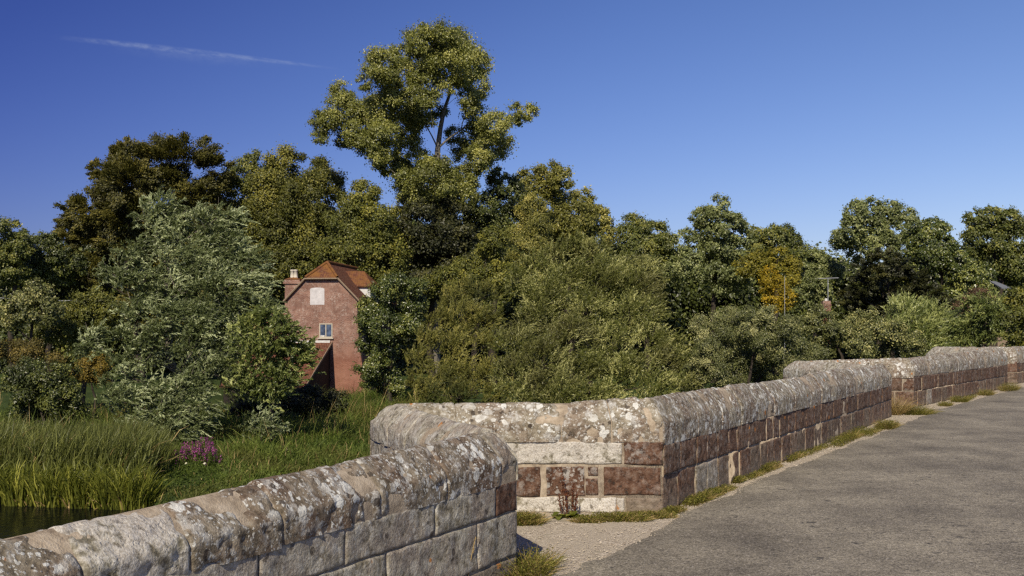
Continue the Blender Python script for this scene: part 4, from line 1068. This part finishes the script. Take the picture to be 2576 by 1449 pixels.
plant('maple_tree', 'mid green rounded tree behind the top of the central osier', 'tree', 112., [(1590,580,42),(1640,590,46),(1680,615,34),(1600,640,60),(1660,680,60),(1560,680,60),(1700,670,30)], 'oak', leaf=.3, cover=1.4, seed=12, fill=1.1)
plant('oak_tree', 'open crowned green tree with sky showing through, right of centre', 'tree', 102., [(350,215,90),(250,290,85),(200,300,55),(480,320,85),(400,430,100),(190,470,80),(540,350,50),(330,560,110),(150,640,110),(320,720,130),(80,560,60),(450,620,100),(60,660,90),(480,740,110),(200,560,90),(120,420,55),(560,440,60),(330,400,90,-1),(255,420,80,0),(420,520,95,-1),(330,300,80,0)], 'lime', **K8, leaf=.28, cover=.95, clump=.4, seed=13, fill=0.9)
plant('elm_tree', 'green tree with a flat top above the yellow green tree', 'tree', 108., [(650,400,75),(820,390,80),(730,440,95),(880,470,80),(640,520,90),(780,540,110),(930,560,70)], 'oak', **K8, leaf=.29, cover=1.4, seed=14, fill=1.1)
plant('yellowing_tree', 'yellow green tree just above the orange yellow bush', 'tree', 96., [(800,570,100),(640,620,100),(900,640,80),(720,680,80),(560,640,80),(880,740,70)], 'yellowgreen', **K8, leaf=.25, cover=1.3, seed=15, fill=1.1)
plant('yellow_bush', 'bright orange yellow autumn bush beside the slender pole', 'shrub', 87., [(740,700,62),(715,790,58),(790,800,80),(735,880,58),(850,850,60),(790,930,60),(870,920,50)], 'yellow', **K8, leaf=.22, cover=1.0, clump=.45, seed=16, fill=.9)
plant('lime_tree', 'pale tree low in the sky gap left of the big chestnut', 'tree', 110., [(1070,570,58),(1030,640,78),(1120,650,78),(1200,680,90),(1050,760,100),(980,850,110),(1100,850,100)], 'lime', **K8, leaf=.28, cover=1.4, seed=17, fill=1.1)
plant('sweet_chestnut_tree', 'large pale green domed tree on the right, highest of the right side', 'tree', 106., [(1350,260,105),(1480,235,98),(1620,235,82),(1720,280,80),(1330,380,120),(1480,380,140),(1640,380,130),(1750,360,80),(1250,430,80),(1400,520,120),(1550,500,120)], 'lime', **K8, leaf=.3, cover=1.35, clump=.28, cmin=.45, seed=18, fill=1.1)
plant('holm_oak_tree', 'darker glinting tree behind the black yew', 'tree', 98., [(1900,350,70),(1975,380,68),(1840,440,110),(2000,490,100),(1900,560,140),(2080,600,110),(2140,700,130),(2240,800,105),(2090,830,110),(2280,700,90),(1780,600,100)], 'glossy', **K8, leaf=.28, cover=1.45, seed=19, fill=1.1)
plant('far_oak_tree', 'mid green tree filling the upper right edge', 'tree', 103., [(2215,295,66),(2340,300,95),(2470,320,95),(2250,450,120),(2400,480,150),(2560,450,130),(2650,370,110),(2380,620,140),(2520,640,130),(2660,600,130),(2560,780,110)], 'oak', **K8, leaf=.29, cover=1.4, seed=20, fill=1.1)
plant('yew_tree', 'broad almost black yew at the right, behind the reeds', 'tree', 84., [(1560,600,75),(1680,640,85),(1500,720,90),(1650,760,130),(1780,740,110),(1420,650,60),(1550,860,110),(1750,880,120),(1900,850,105),(1980,930,90),(1500,960,90),(1650,985,100),(1800,990,90),(1380,900,80),(1390,800,80),(1300,880,70)], 'yew', **K8, leaf=.22, cover=1.6, clump=.3, spiky=.9, flat=.5, seed=21, fill=1.1)
plant('purple_bush', 'dull purple brown bush right of the yew', 'shrub', 74., [(2250,870,75),(2150,930,70),(2300,930,60)], 'purple', **K8, leaf=.16, cover=1.2, seed=22)
plant('hazel_shrub', 'mid green shrub with pale leaf tips above the far parapet', 'shrub', 58., [(1430,985,62),(1340,1060,95),(1480,1090,110),(1250,1140,100),(1640,1130,105),(1770,1190,90),(1400,1230,120),(1600,1270,120),(1150,1020,70),(1160,1100,80),(1080,960,50),(1780,1300,100),(1500,1350,110),(1140,1190,85),(1060,1130,75),(1000,1060,80),(1100,1290,90)], 'elder', **K8, leaf=.15, cover=1.15, clump=.42, cmin=.3, seed=23)
plant('sallow_shrub', 'grey green sallow directly above the second refuge', 'shrub', 50., [(400,1040,110),(560,1050,105),(710,1015,80),(860,1080,95),(340,1190,130),(600,1230,150),(850,1250,140),(1050,1290,110),(480,1380,130),(750,1400,130),(960,1420,100),(300,1350,110),(240,1080,90),(300,1480,110),(450,1490,100),(650,1510,100),(180,1440,100),(850,1480,100)], 'sallow', **K8, leaf=.11, cover=1.1, clump=.4, cmin=.25, aspect=.5, seed=24)
plant('green_willow_shrub', 'upright grassy willow shrub below the yew', 'shrub', 62., [(1680,1000,70),(1800,990,75),(1900,1040,80),(1700,1100,90),(1850,1130,90),(1980,1120,80),(1900,1230,80),(2050,1180,70)], 'willow_g', **K8, style='willow', wind=np.array([.25, -.05, .2]), up=.9, droop=.15, L=.3, W=.045, slen=1.3, tufts=1.1, seed=25)
plant('arching_willow_shrub', 'arching willow shrub at the right end, left of the leafy edge bush', 'shrub', 58., [(2200,980,85),(2320,960,85),(2420,1000,75),(2150,1090,90),(2300,1100,100),(2440,1110,80),(2120,1180,70),(2250,1200,80)], 'willow_g', **K8, style='willow', wind=np.array([-.45, -.1, .15]), up=.5, droop=.4, L=.26, W=.05, slen=1.1, tufts=1.0, seed=26)
plant('edge_bush', 'leafy olive bush cut by the right edge above the far parapet', 'shrub', 52., [(2510,880,75),(2590,850,80),(2500,1000,80),(2600,1010,100),(2560,1130,90),(2640,1180,90),(2480,1180,60)], 'olive', **K8, leaf=.16, cover=1.2, clump=.42, cmin=.3, seed=27)
# central osier
osi = [(1700,140,105),(1550,210,115),(1840,220,120),(2040,280,120),(2190,330,100),(1400,290,115),(1650,380,180),(1900,430,180),(2140,480,150),(1290,410,110),(1500,540,180),(1800,640,200),(2090,690,180),(2260,600,95),(1400,700,160),(1650,850,200),(1950,900,200),(2240,840,150),(1250,880,150),(1450,1000,180),(1750,1080,180),(2080,1080,170),(2380,1000,140),(2430,850,80),(1250,1080,140),(1600,1200,150),(1900,1220,150),(1400,1190,120),(2250,1180,140),(1350,1290,120),(1650,1330,130),(1950,1340,130),(2250,1300,130),(2500,1150,110)]
plant('osier_willow', 'big olive green osier willow filling the middle behind the parapet', 'willow', 53., osi, 'osier', **K9, style='willow', L=.15, W=.040, tufts=1.7, shoots=13, per=14, slen=.8, up=.95, droop=.25, lightp=.38, wind=np.array([.30, -.15, .1]), seed=28, spread=.14, r0=.22, slope=5., shrink=.88)
plant('brown_osier', 'brownish fine-leaved osier between the house bush and the big osier', 'willow', 60., [(900,470,95),(785,540,100),(1050,510,95),(850,690,150),(700,710,100),(1010,680,130),(620,840,100),(800,900,150),(560,980,105),(700,1080,130),(900,1080,150),(1080,850,120),(560,1130,90),(1080,1080,120),(620,1230,110),(850,1240,120),(1080,1240,120),(1250,1250,110)], 'osier_b', **K9, style='willow', L=.19, W=.042, tufts=1.1, shoots=11, per=13, slen=.8, up=.9, droop=.15, lightp=.25, wind=np.array([.25, 0, .1]), seed=29, spread=.14, slope=4.5, shrink=.9)
plant('house_bush', 'dark glossy bush covering the right side of the mill house', 'shrub', 69., [(420,395,95),(310,460,95),(520,440,80),(210,590,90),(400,560,130),(550,570,78),(160,700,72),(320,720,130),(480,720,95),(185,830,78),(330,890,110),(255,1010,90),(330,1100,100),(215,1110,68),(390,1180,75),(130,1020,36),(560,420,50),(480,900,60)], 'glossy', **K9, leaf=.17, cover=1.25, clump=.4, cmin=.3, seed=30)
# silver willow
wil = [(990,535,100),(925,610,95),(1050,630,90),(1385,575,78),(1295,640,105),(1430,640,58),(960,740,125),(1150,730,125),(1350,740,125),(1445,750,72),(850,820,90),(765,875,58),(1050,890,150),(1250,890,150),(1440,890,125),(1570,870,70),(900,1000,130),(785,1040,90),(1100,1070,160),(1350,1070,160),(1545,1040,110),(850,1190,125),(1050,1240,160),(1250,1270,150),(1440,1240,120),(1640,1140,80),(790,1320,100),(950,1390,150),(1200,1420,150),(1430,1410,120),(720,960,60)]
wil += remap([(600,430,85),(745,470,100),(900,420,115),(1050,380,125),(1250,330,125),(885,555,95),(1000,560,85),(855,670,70),(1150,470,75),(700,300,80),(1100,600,70),(800,200,70),(950,640,70),(1020,680,50),(780,600,60)], K1, K6) + remap([(590,800,40),(570,870,36)], KB, K6)
plant('silver_willow', 'tall silvery willow blown by the wind at left, in front of the house', 'willow', 46., wil, 'willow', **K6, style='willow', L=.19, W=.050, tufts=1.0, shoots=12, per=15, slen=1.0, lightp=.42, seed=31, up=.85, droop=.5, spread=.13, jit=.30, slope=3., shrink=.88, wind=np.array([.50, -.12, .05]), r0=.3, bark='bark')
plant('river_alder', 'green bush in front of the mill house lean-to, right of the silver willow', 'shrub', 43.5, [(1550,120,110),(1650,240,92),(1450,250,120),(1590,350,90),(1720,170,48),(1420,110,100),(1520,420,70),(1400,380,90),(1620,60,60),(1480,20,80)], 'willow_g', **K1, style='willow', L=.16, W=.07, tufts=2.0, shoots=11, per=11, slen=.6, up=.6, droop=.3, lightp=.2, wind=np.array([.35, -.1, .1]), seed=32)
plant('willow_shoot', 'small silvery willow spray at the foot of the dark shade', 'shrub', 42., [(1480,580,50),(1540,610,36),(1430,610,34)], 'willow', **K1, style='willow', L=.16, W=.04, tufts=1.6, shoots=9, per=10, slen=.55, up=.7, droop=.3, lightp=.4, seed=33, r0=.05)
# left thicket
plant('leftmost_tree', 'green tree cut by the left edge under the open sky', 'tree', 90., [(-20,115,130),(70,95,62),(120,130,55),(-60,250,150),(120,240,95),(50,340,130),(150,180,60)], 'oak', **KB, leaf=.25, cover=1.4, seed=34)
plant('shadow_oak_tree', 'dark tree filling the dip left of the beech', 'tree', 94., [(280,175,58),(335,165,42),(225,225,72),(300,290,110),(200,350,100),(390,270,85),(400,380,90),(480,330,80)], 'dark', **KB, leaf=.25, cover=1.5, seed=35)
plant('elder_shrub', 'pale leaved shrub at the left below the cable', 'shrub', 61., [(225,475,50),(180,535,85),(300,525,65),(120,610,90),(250,630,100),(50,690,80),(330,600,70),(-20,640,80)], 'elder', **KB, leaf=.19, cover=1.1, clump=.45, cmin=.3, seed=36)
plant('olive_shrub', 'dense olive bush between the pale shrub and the silver willow', 'shrub', 65., [(590,495,48),(540,550,68),(650,535,68),(700,610,85),(560,670,110),(450,640,90),(400,740,120),(550,800,110),(660,740,80),(280,760,100)], 'olive', **KB, leaf=.15, cover=1.25, seed=37)
plant('russet_shrub', 'brown russet bush at the left edge above the dark thicket', 'shrub', 55., [(100,860,75),(225,860,66),(360,915,58),(10,850,80),(160,930,80)], 'russet', **KB, leaf=.12, cover=1.25, seed=38)
plant('rusty_shrub', 'orange brown low bush left of the willow branches', 'shrub', 53., [(575,950,64),(670,980,58),(620,1040,70),(500,1010,60)], 'rust', **KB, leaf=.10, cover=1.2, seed=39)
plant('thicket_bush', 'dark green bush at the left directly behind the reeds', 'shrub', 48., [(150,1010,95),(300,1020,105),(425,1050,95),(120,1140,95),(250,1170,120),(380,1180,110),(480,1190,75),(60,1090,55),(300,1270,100),(150,1260,90),(430,1290,80),(540,1270,70)], 'dark', **KB, leaf=.14, cover=1.25, clump=.4, cmin=.28, seed=40)
plant('shaded_bush', 'blackish bush in the shade between silver willow and lean-to', 'shrub', 56., [(650,1000,60),(700,1040,60),(760,1010,50),(610,1060,50),(820,1040,40),(850,1010,36),(720,1085,40)], 'yew', leaf=.15, cover=1.4, seed=41)  # shade behind the willow put into the near-black leaf colour
# background woodland behind everything
def woodland():
    mb = MB(); C = []; Rr = []
    for px in range(-500, 3100, 38):
        d = random.uniform(122, 140); top = np.interp(px, [-500, 0, 150, 300, 600, 900, 1250, 1500, 1750, 2000, 2100, 2300, 3100], [640, 640, 690, 560, 560, 560, 600, 650, 660, 640, 690, 650, 640])
        for py in np.arange(top + 40, 980, 62): C.append(P(px + random.uniform(-20, 20), py + random.uniform(-15, 15), d)); Rr.append(62 * d / F)
    broadleaf(mb, np.array(C), np.array(Rr), leaf=.6, cover=2.2, clump=.5, cmax=1.4)
    tag(link('distant_woodland', mb.mesh('woodland'), M['dark']), 'dark far woodland seen through gaps between the nearer trees', 'woodland', kind='stuff')
woodland()

# ------------------------------------------------------------------ meadow, reeds, flowers
def scatter_px(n, x0, x1, d0, d1, pw=1.0):
    d = d0 + (d1 - d0) * rng.random(n) ** pw; px = rng.uniform(x0, x1, n)
    x = (px - 1288) / F * d; return np.stack([x, d], -1)
def meadow():
    mb = MB()
    xy = np.concatenate([scatter_px(70000, 300, 1120, 26, 60, .8), scatter_px(26000, 600, 1150, 55, 76), scatter_px(30000, -200, 520, 36, 56)])
    yb = np.interp(xy[:, 0], BANK[:, 0], BANK[:, 1]); xy = xy[xy[:, 1] > yb + .1]
    n = len(xy); z = terrain(xy)
    q = np.stack([xy[:, 0] * .5, xy[:, 1] * .35, xy[:, 0] * 0], -1); pn = fbm(q, 3, 55)
    h = np.clip(np.interp(xy[:, 1], [26, 33, 40, 50, 76], [.15, .2, .42, .62, .6]) * (1 + .9 * pn), .08, 1.3)
    tall = rng.random(n) < .08; h = np.where(tall, h * 1.9, h); lf_ = (xy[:, 0] / xy[:, 1] * F + 1288 < 330) & (xy[:, 1] > 36); h = np.where(lf_, h * 1.2, h)
    base = np.concatenate([xy, z[:, None] - .02], 1)
    d = rng.normal(size=(n, 3)) * .35 + np.array([.15, 0, 1.])
    blades(mb, base, d, h * rng.uniform(.6, 1.2, n), .032 * rng.uniform(.6, 1.3, n), np.concatenate([rng.normal(size=(n, 2)) * .8, np.full((n, 1), -.5)], 1), .42 + .45 * pn + rng.normal(0, .2, n))
    k = rng.integers(0, n, 60000); b = base[k] + np.stack([rng.normal(0, .05, len(k)), rng.normal(0, .05, len(k)), h[k] * rng.uniform(.15, .9, len(k))], -1)
    leaves(mb, b, rng.normal(size=(len(k), 3)), np.array([0, -.3, 1.]) + rng.normal(size=(len(k), 3)) * .7, rng.uniform(.06, .14, len(k)), rng.uniform(.03, .07, len(k)), .4 + .4 * pn[k] + rng.normal(0, .2, len(k)))
    k = rng.random(n) < .022; kn = int(k.sum())
    blades(mb, base[k], d[k], h[k] * rng.uniform(1.1, 1.7, kn), .022, rng.normal(size=(kn, 3)) * .4, rng.random(kn), 1)
    tag(link('meadow_grass', mb.mesh('meadow_grass'), [M['grass'], M['straw']]), 'rough green grass and herbs on the river bank', 'grass', kind='stuff')
meadow()
def reeds():
    mb = MB()
    xy = np.concatenate([scatter_px(5200, -160, 370, 33.3, 37.5), scatter_px(900, 250, 420, 35, 39)])
    yb = np.interp(xy[:, 0], BANK[:, 0], BANK[:, 1]); xy = xy[xy[:, 1] > yb - .1]
    n = len(xy); base = np.concatenate([xy, terrain(xy)[:, None] - .05], 1)
    px = xy[:, 0] / xy[:, 1] * F + 1288
    h = np.interp(px, [-160, 60, 200, 320, 420], [1.9, 1.85, 1.75, 1.75, 1.3]) * rng.uniform(.55, 1.12, n)
    for j in range(3):
        d = rng.normal(size=(n, 3)) * .13 + np.array([.10, 0, 1.])
        blades(mb, base + rng.normal(size=(n, 3)) * np.array([.06, .06, 0]), d, h * rng.uniform(.8, 1.05, n), .034 * rng.uniform(.6, 1.3, n), np.stack([rng.normal(.25, .4, n), rng.normal(0, .35, n), rng.normal(-.25, .25, n)], -1), .42 + rng.normal(0, .25, n))
    k = rng.random(n) < .10; kn = int(k.sum())
    blades(mb, base[k] + rng.normal(size=(kn, 3)) * np.array([.1, .1, 0]), rng.normal(size=(kn, 3)) * .3 + np.array([.2, 0, 1.]), h[k] * rng.uniform(.7, 1.15, kn), .03, np.stack([rng.normal(.5, .5, kn), rng.normal(0, .4, kn), rng.normal(-.5, .3, kn)], -1), rng.random(kn), 1)
    tag(link('reed_bed', mb.mesh('reeds'), [M['reed'], M['straw']]), 'tall blue green reeds along the left river bank', 'reeds', kind='stuff')
    labels = [(-40, 'sedge clump at the far left corner of the water edge'), (60, 'yellow green sedge clump second from the left edge, leaning left'), (145, 'dense yellow green sedge clump in the middle of the water edge'), (225, 'yellow green sedge clump below the beech and reeds, third visible from left'), (300, 'bright yellow green sedge clump right of the middle of the water edge'), (355, 'last sedge clump where the water meets the mown grass')]
    for i, (px, lab) in enumerate(labels):
        d0 = 32.6; c = np.array([(px - 1288) / F * d0, d0, ZW]); c[1] = np.interp(c[0], BANK[:, 0], BANK[:, 1]) - .35
        root = empty('sedge_clump', tuple(c), lab, 'sedge', 'sedge clumps at the water edge')
        mb = MB(); n = 430; a = rng.random(n) * 6.28; r = np.sqrt(rng.random(n)) * .58
        off = np.stack([np.cos(a) * r, np.sin(a) * r * .7], -1); b = np.concatenate([c[:2] + off, np.full((n, 1), ZW - .03)], 1)
        d = np.concatenate([off * .42 + rng.normal(size=(n, 2)) * .13, np.full((n, 1), 1.)], 1)
        blades(mb, b, d, rng.uniform(.5, 1.75, n) * rng.uniform(.7, 1, n), .042 * rng.uniform(.6, 1.3, n), np.stack([off[:, 0] * 1.1 + .2 + rng.normal(0, .3, n), off[:, 1] + rng.normal(0, .3, n), np.full(n, -.45)], -1), .5 + rng.normal(0, .25, n))
        k = rng.random(n) < .09
        blades(mb, b[k], d[k] + rng.normal(size=(k.sum(), 3)) * .5, rng.uniform(.3, .7, k.sum()), .04, np.tile([.3, -.4, -1.], (k.sum(), 1)), rng.random(k.sum()), 1)
        link('blades', mb.mesh('sedge'), [M['sedge'], M['straw']], root)
reeds()
def loosestrife():
    c = P(485, 1183, 37.); c[2] = ground_z(c[0], c[1])
    root = empty('purple_loosestrife', tuple(c), 'clump of purple loosestrife spikes in the grass below the silver willow', 'flowers')
    st, fl = MB(), MB()
    for i in range(140):
        px = random.gauss(489, 33); d = random.uniform(36.4, 38.2)
        if not 432 < px < 548: continue
        top = np.interp(px, [430, 460, 490, 520, 548], [1130, 1112, 1104, 1094, 1102]) + random.uniform(0, 68)
        a = np.array([(px - 1288) / F * d, d, c[2]]); e = P(px + random.uniform(-8, 10), top, d)
        if e[2] < c[2] + .3: continue
        st.tube(np.array([a, (a + e) / 2 + rng.normal(size=3) * .03, e]), [.012, .010, .006], 4, tint=.4)
        L = random.uniform(.25, .5); k = 34; t = rng.random((k, 1)) ** .8; dn = unit(a - e)
        leaves(fl, e + dn * t * L + rng.normal(size=(k, 3)) * (.010 + .016 * t), rng.normal(size=(k, 3)), np.array([0, -.6, .5]) + rng.normal(size=(k, 3)) * .7, .045, .04, rng.random(k))
        k = 22; t = rng.random((k, 1)); leaves(st, a + (e - a) * t * .75 + rng.normal(size=(k, 3)) * .04, rng.normal(size=(k, 3)) + np.array([0, 0, .5]), rand_dirs(k), .10, .03, rng.random(k) * .6)
    link('stems', st.mesh('loose_stems'), M['grass'], root); link('flower_spikes', fl.mesh('loose_flowers'), M['flower'], root)
    for i, (px, py, lab) in enumerate([(403, 1236, 'small white flower head at the grass edge left of the purple spikes'), (414, 1244, 'white flower head nearest the sedge clumps'), (468, 1228, 'white flower head just below the purple spikes'), (515, 1232, 'white flower head right of the purple spikes'), (722, 1168, 'white flower head alone in the grass far to the right of the purple spikes')]):
        d = 36. if i < 4 else 41.; p = P(px, py, d); zg = ground_z(p[0], p[1]); p[2] = max(p[2], zg + .25)
        root = empty('white_flower', (p[0], p[1], zg), lab, 'flower', 'white flowers in the bank grass')
        mb = MB(); mb.tube(np.array([(p[0], p[1], zg), p]), [.008, .006], 4, tint=.4); link('stem', mb.mesh('wf_stem'), M['grass'], root)
        mb = MB(); k = 40; mb.tube(np.array([p - [.03, 0, .02], p, p + [.03, 0, .02]]), [.02, .035, .02], 6, tint=.6); leaves(mb, p + rng.normal(size=(k, 3)) * .012, rng.normal(size=(k, 3)), np.array([0, -.8, .6]) + rng.normal(size=(k, 3)) * .4, .05, .04, rng.random(k)); link('flower_head', mb.mesh('wf_head'), M['daisy'], root)
loosestrife()

# ------------------------------------------------------------------ contrail
def contrail():
    d = 9000.; mb = MB(); n = 40; v = []; uv = []
    for i in range(n + 1):
        t = i / n; px = 120 + (890 - 120) * t; py = 91 + 12 * t + 74 * t ** 1.15
        w0 = np.interp(t, [0, .5, 1], [34, 40, 14])
        v += [P(px, py + w0, d), P(px, py - w0 * .35, d)]; uv += [(t, 0), (t, 1)]
    f = np.array([(2 * i, 2 * i + 2, 2 * i + 3, 2 * i + 1) for i in range(n)]); mb.add(v, f)
    me = mb.mesh('contrail'); ul = me.uv_layers.new(name='UVMap')
    vi = np.zeros(len(me.loops), np.int32); me.loops.foreach_get('vertex_index', vi)
    ul.data.foreach_set('uv', np.array(uv)[vi].astype(np.float32).ravel())
    o = tag(link('contrail', me, mat_contrail()), 'thin white contrail fading across the blue sky at upper left', 'contrail')
contrail()

# ------------------------------------------------------------------ light
SUN_EL, SUN_DIR = R(40), np.array([-.21, -.978])          # horizontal direction towards the sun
world = bpy.data.worlds.new('World'); scene.world = world; world.use_nodes = True
nt = world.node_tree; nt.nodes.clear(); N = NT(nt)
sky = N.n('ShaderNodeTexSky', sky_type='NISHITA'); sky.sun_disc = False; sky.sun_elevation = SUN_EL
sky.sun_rotation = math.atan2(SUN_DIR[0], SUN_DIR[1]); sky.altitude = 0; sky.air_density = 1.0; sky.dust_density = .6; sky.ozone_density = 2.2
tcw = N.n('ShaderNodeTexCoord').outputs['Generated']; sw = N.n('ShaderNodeSeparateXYZ', i_0=tcw)
# clear polarised September sky: deeper towards the west and the zenith
g = N.math('ADD', N.math('MULTIPLY', sw.outputs[0], .9), N.math('MULTIPLY', sw.outputs[2], -.75))
grad = N.ramp(N.math('ADD', N.math('MULTIPLY', g, .8), .5), (.05, (.31, .33, .74)), (.40, (.70, .71, 1.06)), (.75, (1.05, 1.0, 1.26)))
hs = N.n('ShaderNodeHueSaturation'); hs.inputs['Saturation'].default_value = 1.12; N.set(hs.inputs['Color'], sky.outputs[0])
colr = N.mix(1.0, hs.outputs[0], grad, 'MULTIPLY')
bg = N.n('ShaderNodeBackground'); N.set(bg.inputs[0], colr); bg.inputs[1].default_value = .09
nt.links.new(bg.outputs[0], N.n('ShaderNodeOutputWorld').inputs[0])
sd = bpy.data.lights.new('sun', 'SUN'); sd.energy = 4.9; sd.angle = R(.5); sd.color = (1.0, .90, .72)
so = bpy.data.objects.new('sun', sd); COL.objects.link(so); so.location = (-20, -60, 60)
tow = Vector((SUN_DIR[0] * math.cos(SUN_EL), SUN_DIR[1] * math.cos(SUN_EL), math.sin(SUN_EL)))
so.rotation_euler = tow.to_track_quat('Z', 'Y').to_euler()

scene.view_settings.view_transform = 'Standard'; scene.view_settings.look = 'None'; scene.view_settings.exposure = 0; scene.view_settings.gamma = 1
scene.render.engine = 'CYCLES'
cy = scene.cycles; cy.max_bounces = 5; cy.diffuse_bounces = 2; cy.glossy_bounces = 2; cy.transmission_bounces = 3; cy.transparent_max_bounces = 6; cy.caustics_reflective = False; cy.caustics_refractive = False
cy.use_denoising = False; cy.filter_width = 1.4
